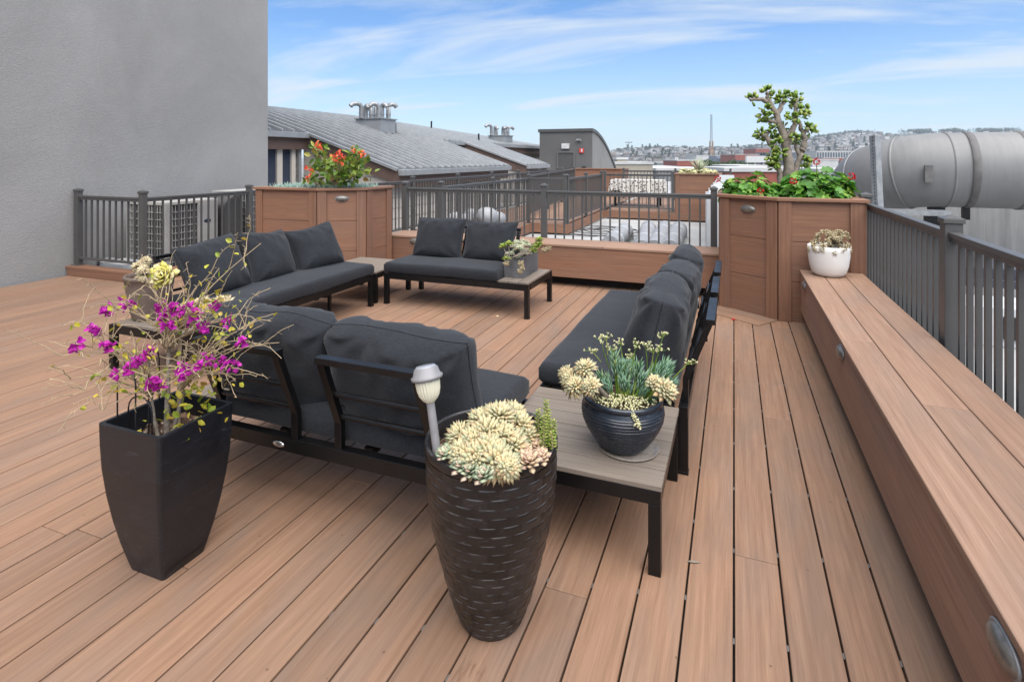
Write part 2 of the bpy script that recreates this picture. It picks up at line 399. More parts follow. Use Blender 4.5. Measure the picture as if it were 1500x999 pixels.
def housemat():
    t = NT('hill_house_wall', .85, 0, .2)
    oi = t.n('ShaderNodeObjectInfo').outputs['Random']
    t.color(t.ramp(oi, [(0, (.36, .345, .32)), (.2, (.22, .21, .20)), (.4, (.52, .51, .49)), (.6, (.28, .22, .17)), (.75, (.17, .19, .215)), (.9, (.40, .355, .28)), (1, (.24, .14, .115))])); return t.m
M['housewall'] = housemat()
def houseroof():
    t = NT('hill_house_roof', .85, 0, .2)
    oi = t.n('ShaderNodeObjectInfo').outputs['Random']
    t.color(t.ramp(t.math('FRACT', t.math('MULTIPLY', oi, 7.3)), [(0, (.11, .105, .105)), (.5, (.17, .165, .16)), (.8, (.07, .065, .065)), (1, (.15, .09, .07))])); return t.m
M['houseroof'] = houseroof()
def farhouses():
    t = NT('far_house_mass', .85, 0, .2)
    t.color(t.ramp(t.island(), [(0, (.34, .33, .31)), (.3, (.17, .165, .16)), (.55, (.48, .47, .455)), (.8, (.11, .11, .115)), (1, (.26, .20, .16))])); return t.m
M['farhouses'] = farhouses()
M['hill'] = plain('hill_ground', (.06, .066, .05), .95, 0, .3, .02)
M['ground'] = plain('city_ground', (.16, .16, .155), .95, 0, .25, .01)

# ------------------------------------------------------------------ world, sun
w = bpy.data.worlds.new('World'); sc.world = w; w.use_nodes = True
wt = w.node_tree; WN = wt.nodes; bg = WN['Background']
SUN_EL, SUN_AZ = R(64), R(140)                      # azimuth clockwise from +Y
sky = WN.new('ShaderNodeTexSky'); sky.sky_type = 'NISHITA'; sky.sun_disc = False
sky.sun_elevation = SUN_EL; sky.sun_rotation = SUN_AZ
sky.altitude = 20; sky.air_density = 1.0; sky.dust_density = .3; sky.ozone_density = 3.0
def wn(t, **k):
    x = WN.new(t)
    for a, b in k.items(): setattr(x, a, b)
    return x
tc = wn('ShaderNodeTexCoord'); sp = wn('ShaderNodeSeparateXYZ'); wt.links.new(tc.outputs['Generated'], sp.inputs[0])
def wm(op, a, b):
    x = wn('ShaderNodeMath', operation=op)
    for s_, v_ in ((x.inputs[0], a), (x.inputs[1], b)):
        if isinstance(v_, (int, float)): s_.default_value = v_
        else: wt.links.new(v_, s_)
    return x.outputs[0]
den = wm('ADD', wm('MAXIMUM', sp.outputs['Z'], 0.0), .11)
cb = wn('ShaderNodeCombineXYZ'); wt.links.new(wm('DIVIDE', sp.outputs['X'], den), cb.inputs[0]); wt.links.new(wm('DIVIDE', sp.outputs['Y'], den), cb.inputs[1])
mp = wn('ShaderNodeMapping'); mp.inputs['Rotation'].default_value = (0, 0, R(-8)); mp.inputs['Scale'].default_value = (.34, .95, 1); mp.inputs['Location'].default_value = (5.2, .9, 0)
wt.links.new(cb.outputs[0], mp.inputs['Vector'])
n1 = wn('ShaderNodeTexNoise'); n1.inputs['Scale'].default_value = 1.25; n1.inputs['Detail'].default_value = 9; n1.inputs['Roughness'].default_value = .58; n1.inputs['Distortion'].default_value = .9
wt.links.new(mp.outputs[0], n1.inputs['Vector'])
rp = wn('ShaderNodeValToRGB'); rp.color_ramp.elements[0].position = .42; rp.color_ramp.elements[0].color = (0, 0, 0, 1); rp.color_ramp.elements[1].position = .66; rp.color_ramp.elements[1].color = (.85, .85, .85, 1)
wt.links.new(n1.outputs['Fac'], rp.inputs['Fac'])
hz = wn('ShaderNodeMapRange'); hz.inputs['From Min'].default_value = .0; hz.inputs['From Max'].default_value = .22; hz.inputs['To Min'].default_value = .55; hz.inputs['To Max'].default_value = 0
wt.links.new(sp.outputs['Z'], hz.inputs['Value'])
fac = wm('MAXIMUM', rp.outputs['Color'], hz.outputs[0])
mxs = wn('ShaderNodeMix', data_type='RGBA'); wt.links.new(fac, mxs.inputs[0]); gm = wn('ShaderNodeGamma'); gm.inputs[1].default_value = .95; wt.links.new(sky.outputs[0], gm.inputs[0])
tn = wn('ShaderNodeMix', data_type='RGBA', blend_type='MULTIPLY'); tn.inputs[0].default_value = 1; wt.links.new(gm.outputs[0], tn.inputs[6]); tn.inputs[7].default_value = (.66, .88, 1.12, 1)
wt.links.new(tn.outputs[2], mxs.inputs[6]); mxs.inputs[7].default_value = (4.5, 5.0, 5.5, 1)
wt.links.new(mxs.outputs[2], bg.inputs['Color'])
bg.inputs['Strength'].default_value = .075
sl = bpy.data.lights.new('sun', 'SUN'); sl.energy = 3.6; sl.angle = R(80); sl.color = (1, .955, .89)
so = bpy.data.objects.new('sun', sl); COL.objects.link(so)
sd = Vector((math.sin(SUN_AZ) * math.cos(SUN_EL), math.cos(SUN_AZ) * math.cos(SUN_EL), math.sin(SUN_EL)))
so.rotation_euler = (-sd).to_track_quat('-Z', 'Y').to_euler(); so.location = (0, 0, 30)
vs = sc.view_settings; vs.view_transform = 'Standard'; vs.look = 'None'; vs.gamma = 1; vs.exposure = 1.2; vs.use_curve_mapping = False

# ------------------------------------------------------------------ ground, roof, deck
def sheet(name, x0, x1, y0, y1, z, mat, kind='structure'):
    b = MB(); b.add([(x0, y0, z), (x1, y0, z), (x1, y1, z), (x0, y1, z)], [(0, 1, 2, 3)]); return tag(b.build(name, mat), kind=kind)
sheet('ground', -9000, 9000, -9000, 9000, -14, M['ground'])
b = MB(); b.box((-4.4, 18, -7.1), (11.2, 44, 13.75)); tag(b.build('roof', M['membrane']), kind='structure')       # our building, top at -0.225
b = MB(); b.box((6.4, 5, -7.15), (9.9, 17, 13.7)); tag(b.build('neighbour_roof', M['membrane']), kind='structure')

PITCH, BW = .145, .1383
def boards(mb, x0, x1, y0, y1, z, th=.025, joint=4.6):
    k0, k1 = math.ceil(x0 / PITCH - 1e-6), math.floor(x1 / PITCH + 1e-6)
    for k in range(k0, k1):
        xa = k * PITCH + (PITCH - BW) / 2; y = y0
        first = random.uniform(.6, joint)
        while y < y1 - .01:
            ye = min(y1, y + first); first = random.uniform(joint * .7, joint * 1.3)
            if y1 - ye < .35: ye = y1
            mb.box((xa + BW / 2, (y + ye) / 2, z - th / 2 + random.uniform(-.0008, .0008)), (BW, ye - y - .003, th), grain='y'); y = ye
b = MB()
boards(b, -6.09, 1.02, -2.4, 6.42, 0)
boards(b, -7.40, -6.09, -2.4, 4.36, 0)
for k in range(-8, 4):                               # steel clips in the joints
    y = .55 + .03 * (k % 5)
    while y < 5.2: b.box((k * PITCH, y, -.006), (.0062, .022, .004), mat=1); y += .41
tag(b.build('deck', [M['deck'], M['ductband']], bevel=.002, seg=1), kind='structure')
b = MB(); b.box((-3.2, 2.0, -.13), (8.6, 8.9, .18)); tag(b.build('deck_base', M['dark']), kind='structure')
# framing boards round the foot of the right planter
def frame_board(mb, p0, p1, wdt, z):
    p0, p1 = Vector((*p0, 0)), Vector((*p1, 0)); d = p1 - p0
    mb.box(((p0 + p1) / 2 + Vector((0, 0, z))), (d.length, wdt, .012), rz=math.atan2(d.y, d.x))
b = MB(); e = Vector((.356 + .115, 5.39 - 5.73)).normalized(); nn = Vector((e.y, -e.x)) if e.x > 0 else e
off = Vector((-e.y * -1, e.x * -1))
for k in (.07, .215):
    frame_board(b, (-.115 + off.x * k, 5.73 + off.y * k), (.356 + off.x * k, 5.39 + off.y * k), .14, .000)
tag(b.build('deck_border', M['deck']), kind='structure')

LITTER = []
# second deck beyond the back fence
b = MB()
boards(b, -5.80, -4.06, 7.5, 11.5, 0); boards(b, -5.80, -3.26, 11.505, 21, 0); boards(b, -3.26, .15, 15.02, 21, 0)
def fas(mb, p0, p1, z0, z1, th=.022):
    p0, p1 = Vector((*p0, 0)), Vector((*p1, 0)); d = p1 - p0; n_ = max(1, round((z1 - z0) / .3)); hh = (z1 - z0) / n_
    for i in range(n_):
        mb.box(((p0 + p1) / 2 + Vector((0, 0, z0 + hh * (i + .5)))), (d.length, th, hh - .004), rz=math.atan2(d.y, d.x))
f = MB()
for p0, p1 in (((-4.05, 7.48), (-5.82, 7.48)), ((-4.04, 7.5), (-4.04, 11.48)), ((-4.03, 11.49), (-3.25, 11.49)), ((-3.24, 11.5), (-3.24, 15.0)), ((-3.23, 15.0), (.15, 15.0)), ((-5.83, 7.5), (-5.83, 21))):
    fas(f, p0, p1, -.19, .002)
d2 = b.build('second_deck', M['deck']); tag(d2, kind='structure')
tag(f.build('second_deck_edge', M['trim']), kind='structure')

# curb under the fence beside the stucco wall
b = MB(); b.box((-6.82, 4.45, .0925), (1.30, .15, .025)); b.box((-6.82, 4.39, .03), (1.26, .022, .10)); b.box((-6.17, 5.28, .0925), (.15, 1.5, .025), grain='y'); b.box((-6.10, 5.28, .03), (.022, 1.5, .10), grain='y')
cb_ = b.build('deck_curb', M['trim']); tag(cb_, kind='structure')

for nm, lab, x, y, col, L, wd in (('fallen_petal', 'tiny red fallen petal on the deck by the right planter', .0, 5.28, 'red', .05, .04), ('twig_bit', 'short dark twig lying on the deck boards right of the corner table', -.13, 2.06, 'bark', .05, .008), ('fallen_petal', 'tiny pale fallen petal on the deck in front of the back sofa', -1.95, 4.62, 'cream', .03, .025)):
    b = MB(); b.add([(x - L / 2, y, .003), (x, y - wd / 2, .006), (x + L / 2, y + .01, .004), (x, y + wd / 2, .009)], [(0, 1, 2, 3)]); b.add([(x - L / 2, y, .001), (x, y - wd / 2, .004), (x + L / 2, y + .01, .002), (x, y + wd / 2, .007)], [(3, 2, 1, 0)])
    LITTER.append((nm, lab, b, col))
# ------------------------------------------------------------------ stucco wall building
o = thing('stucco_building', 'tall plain grey stucco wall rising at the left edge of the deck', 'building', (-9.5, 2, -.2))
b = MB(); b.box((-9.97, 1.3, 4.3), (5.0, 12.5, 9.0)); b.build('wall', M['stucco'], o)

for nm, lab, b, col in LITTER: tag(b.build(nm, M[col]), lab, 'litter')
# ------------------------------------------------------------------ step lights
def step_light(parent, c, rz):                        # oval cap on a vertical face; face normal = local -y
    Mx = Matrix.Translation(Vector(c)) @ Matrix.Rotation(rz, 4, 'Z') @ Matrix.Rotation(R(90), 4, 'X')
    b = MB(); b.lathe([(.001, .024), (.015, .0235), (.028, .021), (.038, .0165), (.045, .010), (.049, 0)], 28, M=Mx @ Matrix.Diagonal((1.45, .72, 1, 1)))
    p = b.build('step_light', M['bronze'], parent)
    b = MB(); b.lathe([(.050, .0), (.052, .004), (.0485, .0075), (.046, .0065)], 28, M=Mx @ Matrix.Diagonal((1.45, .72, 1, 1)))
    b.build('bezel', M['steel'], p)
# ------------------------------------------------------------------ benches
BZ = .455
o = thing('bench', 'long low brown bench running along the right railing', 'bench', (.76, 2, 0))
for i in range(3):
    b = MB(); x0 = .52 + i * .157
    ys = [-2.3, [3.4, 2.62, 2.1][i], 5.375]
    for a, c in zip(ys, ys[1:]): b.box((x0 + .0765, (a + c) / 2, BZ - .0125), (.153, c - a - .003, .025), grain='y')
    b.build('top_board', M['benchtop'], o, bevel=.004)
b = MB()
for a, c in ((-2.3, .9), (.9, 2.35), (2.35, 5.375)): b.box((.539, (a + c) / 2, .268), (.022, c - a - .003, .318), grain='y')
b.build('front_panel', M['benchfront'], o, bevel=.002)
b = MB(); b.box((.80, 1.54, .21), (.36, 7.6, .40), grain='y'); b.build('carcass', M['dark'], o)
for y in (1.47, 3.40, 5.05): step_light(o, (.527, y, .388), R(-90))
o = thing('bench', 'low brown bench under the back railing between the two planters', 'bench', (-2, 6.2, 0))
for i in range(3):
    b = MB(); y0 = 5.96 + i * .152; xs = [-4.04, [-1.3, -2.6, -.9][i], -.13]
    for a, c in zip(xs, xs[1:]): b.box(((a + c) / 2, y0 + .0745, BZ - .0125), (c - a - .003, .149, .025))
    b.build('top_board', M['benchtop'], o, bevel=.004)
b = MB()
for a, c in ((-4.04, -2.2), (-2.2, -.13)): b.box(((a + c) / 2, 5.981, .265), (c - a - .003, .022, .325))
b.build('front_panel', M['trim'], o, bevel=.002)
b = MB(); b.box((-2.09, 6.28, .205), (3.8, .33, .40)); b.build('carcass', M['dark'], o)
step_light(o, (-3.60, 5.969, .39), 0); step_light(o, (-.55, 5.969, .39), 0)

# ------------------------------------------------------------------ big planters
def offset_poly(poly, d):
    n = len(poly); out = []
    for i in range(n):
        a, p, c = Vector(poly[i - 1]), Vector(poly[i]), Vector(poly[(i + 1) % n])
        e1, e2 = (p - a).normalized(), (c - p).normalized()
        n1_, n2_ = Vector((-e1.y, e1.x)), Vector((-e2.y, e2.x)); bis = (n1_ + n2_).normalized()
        q = p + bis * (d / max(.3, bis.dot(n1_))); out.append((q.x, q.y))
    return out
def planter(label, poly, z0, z1, light_edge=None, rows=3):            # poly counter-clockwise
    n = len(poly); cx = sum(p[0] for p in poly) / n; cy = sum(p[1] for p in poly) / n
    o = thing('planter', label, 'planter', (cx, cy, z0))
    for i in range(n):
        p0, p1 = Vector(poly[i]), Vector(poly[(i + 1) % n]); d = p1 - p0; ang = math.atan2(d.y, d.x); nrm = Vector((d.y, -d.x)).normalized()
        b = MB(); hh = (z1 - .03 - z0) / rows; mid = (p0 + p1) / 2 - nrm * .011
        for r_ in range(rows): b.box((mid.x, mid.y, z0 + hh * (r_ + .5)), (d.length - .02, .022, hh - .004), rz=ang)
        b.build('panel', M['trim'], o, bevel=.002)
        for (p, sgn) in ((p0, 1), (p1, -1)):
            q = p + d.normalized() * (.052 * sgn) + nrm * .0085; b = MB()
            b.box((q.x, q.y, (z0 + z1 - .03) / 2), (.1, .02, z1 - .032 - z0), rz=ang, grain='z')
            b.build('corner_post', M['trim'], o, bevel=.002)
        if light_edge == i:
            q = (p0 + p1) / 2 + nrm * .001; step_light(o, (q.x, q.y, z1 - .12), ang)
    b = MB(); b.ring(offset_poly(poly, -.035), offset_poly(poly, .07), z1 - .028, z1); b.build('rim', M['trim'], o, bevel=.004)
    b = MB(); b.prism(offset_poly(poly, .03), z1 - .14, z1 - .05); b.build('soil', M['soil'], o)
    return o
PZ = 1.06
planter('brown composite planter with chamfered corner full of red geraniums at the right', [(-.115, 6.55), (-.115, 5.73), (.356, 5.40), (1.0, 5.40), (1.0, 6.55)], .0, PZ, 1)
planter('brown composite planter with chamfered corner holding a red blooming shrub, by the left sofa', [(-5.25, 5.93), (-5.25, 5.13), (-4.36, 5.13), (-3.92, 5.43), (-3.92, 5.93)], .0, PZ, 2)
planter('distant brown planter topped with white pebbly succulents past the roof gap', [(-1.39, 16.0), (-1.39, 15.03), (-.32, 15.03), (-.32, 16.0)], -.17, 1.0)
planter('small reddish planter beside the grey stair tower', [(-5.6, 21.4), (-5.6, 20.4), (-3.7, 20.4), (-3.7, 21.4)], .0, 1.0)

# ------------------------------------------------------------------ railings
def post_mesh(hgt, wd):
    b = MB(); b.box((0, 0, hgt / 2), (wd, wd, hgt)); w2 = wd / 2 + .008
    b.box((0, 0, hgt + .012), (2 * w2, 2 * w2, .024))
    V = [(-w2, -w2, hgt + .025), (w2, -w2, hgt + .025), (w2, w2, hgt + .025), (-w2, w2, hgt + .025), (0, 0, hgt + .045)]
    b.add(V, [(0, 1, 4), (1, 2, 4), (2, 3, 4), (3, 0, 4)])
    b.box((0, 0, .004), (wd + .04, wd + .04, .008))
    return b
def railing(label, posts, z0=0.0, ztop=1.0, wd=.07, group='grey metal railings round the roof decks', balw=.02, sp=.107, railw=.05, low=.09):
    cx, cy = posts[0]; o = thing('railing', label, 'railing', (cx, cy, z0), 0, group)
    hp = ztop - z0 + .045; pm = None
    for (x, y) in posts:
        if pm is None: pm = post_mesh(hp, wd).build('post', M['rail'], o, local=True, bevel=.003)
        else:
            q = pm.copy(); COL.objects.link(q); q.parent = o; q.location = (x - cx, y - cy, 0)
    bm_ = None
    for (a, c) in zip(posts, posts[1:]):
        A, C = Vector((*a, 0)), Vector((*c, 0)); d = C - A; L = d.length; u_ = d / L; ang = math.atan2(d.y, d.x)
        A2, C2 = A + u_ * wd / 2, C - u_ * wd / 2; mid = (A2 + C2) / 2; l2 = (C2 - A2).length
        b = MB(); b.box((mid.x, mid.y, ztop - .012), (l2, railw, .024), rz=ang); b.box((mid.x, mid.y, ztop - .038), (l2, railw * .7, .027), rz=ang)
        b.build('top_rail', M['rail'], o, bevel=.003)
        b = MB(); b.box((mid.x, mid.y, z0 + low), (l2, railw * .55, .03), rz=ang); b.build('bottom_rail', M['rail'], o, bevel=.002)
        n = max(1, int(round(l2 / sp)) - 1); step = l2 / (n + 1); hb = ztop - .051 - z0 - low - .015
        for i in range(n):
            p = A2 + u_ * step * (i + 1) - Vector((cx, cy, 0))
            if bm_ is None:
                b = MB(); b.box((0, 0, 0), (balw, balw, hb)); bm_ = b.build('baluster', M['rail'], o, local=True)
                q = bm_
            else:
                q = bm_.copy(); COL.objects.link(q); q.parent = o
            q.location = (p.x, p.y, low + .015 + hb / 2); q.rotation_euler = (0, 0, ang)
    return o
railing('grey metal railing along the right edge behind the long bench', [(1.06, -.55), (1.06, 1.53), (1.06, 3.60), (1.06, 5.66)], 0, 1.02, .08, balw=.024)
railing('grey metal railing behind the low back bench', [(-4.05, 6.47), (-2.12, 6.47), (-.2, 6.47)], 0, 1.01, .065, balw=.017, railw=.045)
railing('grey metal railing in the far left corner around the two condensers', [(-7.40, 4.48), (-6.27, 4.48), (-6.27, 6.0), (-6.27, 7.4)], .105, .95, .065, balw=.018, sp=.105)
FAR = 'distant grey railings beyond the back bench'
railing('long distant railing in front of the sided houses', [(-5.72, 7.55), (-5.72, 9.4), (-5.72, 11.3), (-5.72, 13.2), (-5.72, 15.1), (-5.72, 17), (-5.72, 19)], 0, .97, .065, balw=.018, low=.08, sp=.11)
railing('distant railing along the near arm of the second deck', [(-4.10, 7.55), (-4.10, 9.5), (-4.10, 11.45), (-3.32, 11.56)], 0, .97, .065, balw=.018)
railing('distant railing along the right side of the walkway', [(-3.30, 11.65), (-3.30, 13.3), (-3.30, 14.98)], 0, .97, .065, balw=.018)
railing('distant railing on the left side of the walkway to the stair tower', [(-4.45, 12.4), (-4.75, 14.8), (-5.05, 17.2), (-5.3, 19.6)], 0, 1.0, .065, balw=.018)
railing('distant railing in front of the speckled tablecloth', [(-3.22, 15.06), (-1.46, 15.06)], 0, .97, .065, balw=.018)
railing('farthest railing behind the speckled tablecloth', [(-3.5, 19.4), (-1.8, 19.4), (-.1, 19.4)], 0, .97, .065, balw=.018)

# ------------------------------------------------------------------ sofas
def sofa(label, L, strip_at, frames, loc, rz, long=False):
    o = thing('sofa', label, 'sofa', loc, rz, 'low charcoal outdoor sofas')
    T = .042; D = .63; sw = .29
    b = MB()
    b.box((L / 2, T / 2, .2725), (L, T, .055)); b.box((L / 2, D + .04, .2725), (L, .04, .055))
    for x in (T / 2, L - T / 2): b.box((x, (D + .04 + T) / 2 - .01, .2725), (T - .002, D - .06, .055))
    k = .45
    while k < L - .3: b.box((k, D / 2, .268), (.04, D - .05, .03)); k += .42
    b.build('frame', M['frame'], o, True, bevel=.002)
    for x in (T / 2, L - T / 2):
        for y in (T / 2 + .001, D + .04):
            b = MB(); b.box((x, y, .125), (T, T, .25 - .0)); b.box((x, y, .006), (T + .004, T + .004, .012)); b.build('leg', M['frame'], o, True, bevel=.002)
    if long:
        b = MB(); b.box((L * .78, .16, .13), (.025, .025, .26)); b.build('support_leg', M['frame'], o, True)
    x0 = 0 if strip_at == 0 else L - sw; nb = 3
    b = MB()
    for i in range(nb): b.box((x0 + sw * (i + .5) / nb, D / 2 + .005, .309), (sw / nb - .005, D - .01, .018), grain='y')
    b.build('end_table', M['greywood'], o, True, bevel=.002)
    s0, s1 = (sw, L) if strip_at == 0 else (0, L - sw)
    for (a, c) in frames:
        b = MB(); yb, zb = D + .045, .30
        for x in (a, c):
            b.bar((x, yb, zb), (x, yb + .002, .41), .032, .026); b.bar((x, yb + .002, .405), (x, yb + .105, .665), .032, .026)
        b.bar((a - .016, yb + .108, .672), (c + .016, yb + .108, .672), .04, .024)
        bf = b.build('back_frame', M['frame'], o, True, bevel=.002)
        b = MB()
        for (y, z) in ((yb + .045, .525), (yb + .006, .425)): b.tube([(a, y, z), (c, y, z)], .0105, 10)
        b.build('back_bar', M['frame'], bf, True)
    # seat cushion: soft rounded slab
    w_, d_, t_ = s1 - s0 - .01, D + .02, .105
    c = soft_box(w_, d_, t_, .025, seed=len(label)); c2 = c.build('seat_cushion', M['fabric'], o, True)
    for v in c2.data.vertices: v.co += Vector(((s0 + s1) / 2, d_ / 2 - .012, .300 + t_ / 2))
    return o
def soft_box(w_, d_, t_, r, seed=0, nx=44, ny=26):
    b = MB()
    def prof(i, n):                                   # denser near the edges
        a = i / n; return -math.cos(a * PI) * .65 + (2 * a - 1) * .35
    V = []; idx = {}
    for side in (1, -1):
        for i in range(nx + 1):
            for j in range(ny + 1):
                x, y = prof(i, nx), prof(j, ny)
                px, py = x * w_ / 2, y * d_ / 2
                ex, ey = w_ / 2 - abs(px), d_ / 2 - abs(py)
                def rr(e): return 1 if e >= r else math.sqrt(max(0, 1 - ((r - e) / r) ** 2))
                fx, fy = max(0, r - ex) / r, max(0, r - ey) / r
                k = math.sqrt(max(0, 1 - min(1, fx * fx + fy * fy)))
                z = t_ / 2 - r + r * k
                n_ = noise.noise(Vector((px * 4 + seed, py * 4, side * 3))) * .006 + noise.noise(Vector((px * 1.3, py * 1.3 + seed, side))) * .008
                z += (n_ + .008 * (1 - x * x) * (1 - y * y)) * k
                q = 1 - .006 * (noise.noise(Vector((px * 3, py * 3, seed))) + .5)
                V.append((px * q, py * q, z * side))
    n1_ = (nx + 1) * (ny + 1); F_ = []
    for s_ in (0, 1):
        for i in range(nx):
            for j in range(ny):
                a = s_ * n1_ + i * (ny + 1) + j
                q = (a, a + ny + 1, a + ny + 2, a + 1); F_.append(q if s_ == 0 else q[::-1])
    edge = [i * (ny + 1) for i in range(nx + 1)] + [nx * (ny + 1) + j for j in range(1, ny + 1)] + [i * (ny + 1) + ny for i in range(nx - 1, -1, -1)] + [j for j in range(ny - 1, 0, -1)]
    for a, c in zip(edge, edge[1:] + edge[:1]): F_.append((a, a + n1_, c + n1_, c))
    b.add(V, F_, None, 0, True); return b
def pillow_mesh(w_, h_, t_, seed, n=38, knife=True):
    b = MB(); V = []
    def pr(i): a = i / n; return -math.cos(a * PI) * .5 + (2 * a - 1) * .5
    for side in (1, -1):
        for i in range(n + 1):
            for j in range(n + 1):
                x, y = pr(i), pr(j)
                q_ = 3.2 if knife else 4.5
                e = ((1 - abs(x) ** q_) * (1 - abs(y) ** q_))
                k = max(0, e) ** (.5 if knife else .36)
                pin = .085 if knife else .03
                px = x * w_ / 2 * (1 - pin * (1 - y * y) * abs(x) ** 3 ); py = y * h_ / 2 * (1 - pin * (1 - x * x) * abs(y) ** 3)
                th = t_ / 2 * k
                sag = 1 + .22 * (-y) * (1 - x * x)
                nz = noise.noise(Vector((px * 5 + seed, py * 5, side * 2.1))) * .016 + noise.noise(Vector((px * 13 + seed, py * 11 + px * 8, side))) * .005
                # folds running in from the corners and along the top edge
                fold = 0
                for (cx, cy, an, sg) in ((1, 1, .9, 1), (-1, 1, 2.2, 1), (1, -1, 2.4, 1), (-1, -1, .8, 1), (.25, 1, 1.9, .8), (-.35, 1, 1.1, .7)):
                    dx, dy = x - cx, y - cy; dist = math.hypot(dx, dy)
                    ph = math.atan2(dy, dx) * 7 + seed * cx + cy
                    fold += sg * math.sin(ph) * max(0, 1 - dist / 1.05) * min(1, dist * 3)
                th = th * sag + (nz * (1 if knife else 1.3) + (.009 if knife else .0150) * fold) * min(1, k * 1.6)
                V.append((px, -side * th if side == 1 else th, py + noise.noise(Vector((px * 4, seed, 0))) * (.010 if knife else .018) * (1 + y) - (0 if knife else .018 * max(0, y) * abs(x) ** 3)))
    N_ = (n + 1) * (n + 1); F_ = []
    for s_ in (0, 1):
        for i in range(n):
            for j in range(n):
                a = s_ * N_ + i * (n + 1) + j; q = (a, a + n + 1, a + n + 2, a + 1); F_.append(q if s_ == 0 else q[::-1])
    edge = [i * (n + 1) for i in range(n + 1)] + [n * (n + 1) + j for j in range(1, n + 1)] + [i * (n + 1) + n for i in range(n - 1, -1, -1)] + [j for j in range(n - 1, 0, -1)]
    for a, c in zip(edge, edge[1:] + edge[:1]): F_.append((a, a + N_, c + N_, c))
    b.add(V, F_, None, 0, True)
    pts = [V[k] for k in edge] + [V[edge[0]]]
    return b, pts
def pillow(label, sofa_o, x, y, w_, h_, t_, lean, seed, zb=.40, yaw=0, roll=0, knife=True):
    b, pts = pillow_mesh(w_, h_, t_, seed, knife=knife)
    o = thing('back_cushion', label, 'cushion', (0, 0, 0), 0, 'charcoal back cushions on the sofas')
    m = root_matrix(sofa_o) @ Matrix.Translation((x, y, zb + h_ / 2 * math.cos(lean))) @ Matrix.Rotation(yaw, 4, 'Z') @ Matrix.Rotation(-lean, 4, 'X') @ Matrix.Rotation(roll, 4, 'Y')
    o.matrix_world = m; ROOTS[o.name] = m
    o.location = m.to_translation(); o.rotation_euler = m.to_euler()
    b.build('cover', M['fabric'], o, True)
    p = MB(); p.tube(pts[::2] + [pts[0]], .0035, 5, cap=False); p.build('piping', M['fabric'], o, True)
SB = sofa('short charcoal sofa against the back bench with grey trough on its end', 1.48, 1, [(.12, .52), (.72, 1.1)], (-3.14, 4.63, 0), 0)
SD = sofa('long charcoal sofa on the right with its back to the walkway, near the bowl', 2.0, 0, [(.40, .80), (.97, 1.37), (1.53, 1.93)], (-.88, 4.62, 0), R(-90), True)
SC = sofa('short charcoal sofa in front with its slatted back to the viewer', 1.48, 1, [(.13, .53), (.74, 1.14)], (-.87, 2.45, 0), R(180))
SA = sofa('long charcoal sofa on the left with three cushions below the condensers', 2.0, 0, [(.40, .80), (.97, 1.37), (1.53, 1.93)], (-3.18, 2.53, 0), R(90), True)
b = MB(); Mx = Matrix.Translation((.815, .692, .270)) @ Matrix.Rotation(R(-90), 4, 'X')
b.lathe([(.001, .004), (.016, .004), (.019, .0), ], 24, M=Mx @ Matrix.Diagonal((1.5, .62, 1, 1))); b.build('badge', M['badge'], SC, True)
pillow('left back cushion of the two on the short back sofa', SB, .33, .50, .56, .43, .19, R(19), 1.3, zb=.378)
pillow('right back cushion of the two on the short back sofa, behind the grey trough', SB, .89, .51, .56, .42, .19, R(19), 4.1, zb=.375)
pillow('left cushion of the front sofa, behind the bougainvillea', SC, .945, .555, .62, .40, .25, R(20), 7.7, zb=.385, knife=False, yaw=R(3))
pillow('right cushion of the front sofa, behind the solar lamp', SC, .335, .545, .64, .385, .26, R(18), 2.9, zb=.385, knife=False, yaw=R(-3))
pillow('nearest cushion of the left sofa, by the taupe pot', SA, .63, .47, .56, .45, .22, R(24), 5.5, zb=.368, roll=R(-5), yaw=R(2))
pillow('middle cushion of the three on the left sofa', SA, 1.18, .49, .53, .44, .22, R(21), 8.2, zb=.370, yaw=R(7), roll=R(3))
pillow('farthest cushion of the left sofa, leaning by the corner table', SA, 1.71, .45, .53, .43, .22, R(25), 3.3, zb=.372, yaw=R(-12), roll=R(-6))
pillow('nearest cushion of the right sofa, behind the ribbed bowl', SD, 1.66, .53, .57, .40, .27, R(13), 6.1, zb=.385, knife=False, yaw=R(2), roll=R(2))
pillow('middle cushion of the three on the right sofa', SD, 1.10, .545, .54, .41, .25, R(15), 9.4, zb=.385, knife=False, yaw=R(-4), roll=R(-3))
pillow('farthest cushion of the right sofa, nearest the back bench', SD, .58, .55, .52, .42, .24, R(14), 12.6, zb=.385, knife=False, yaw=R(3))

def corner_table(label, loc):
    o = thing('corner_table', label, 'table', loc, 0, 'slatted corner tables'); W = .65
    for i in range(6):
        b = MB(); b.box((W / 2, W * (i + .5) / 6, .296), (W, W / 6 - .0045, .018)); b.build('plank', M['greywood'], o, True, bevel=.002)
    b = MB(); T = .042
    for y in (T / 2 + .003, W - T / 2 - .003): b.box((W / 2, y, .2625), (W - .006, T, .047))
    for x in (T / 2 + .003, W - T / 2 - .003): b.box((x, W / 2, .2625), (T, W - 2 * T - .01, .047))
    b.box((W / 2, W / 2, .276), (.04, W - .1, .02))
    b.build('frame', M['frame'], o, True, bevel=.002)
    for x in (T / 2 + .003, W - T / 2 - .003):
        for y in (T / 2 + .003, W - T / 2 - .003):
            b = MB(); b.box((x, y, .1195), (T, T, .239)); b.build('leg', M['frame'], o, True, bevel=.002)
    return o
corner_table('slatted grey corner table carrying the ribbed blue bowl', (-.875, 1.945, 0))
corner_table('slatted grey corner table between the left and back sofas', (-3.86, 4.60, 0))

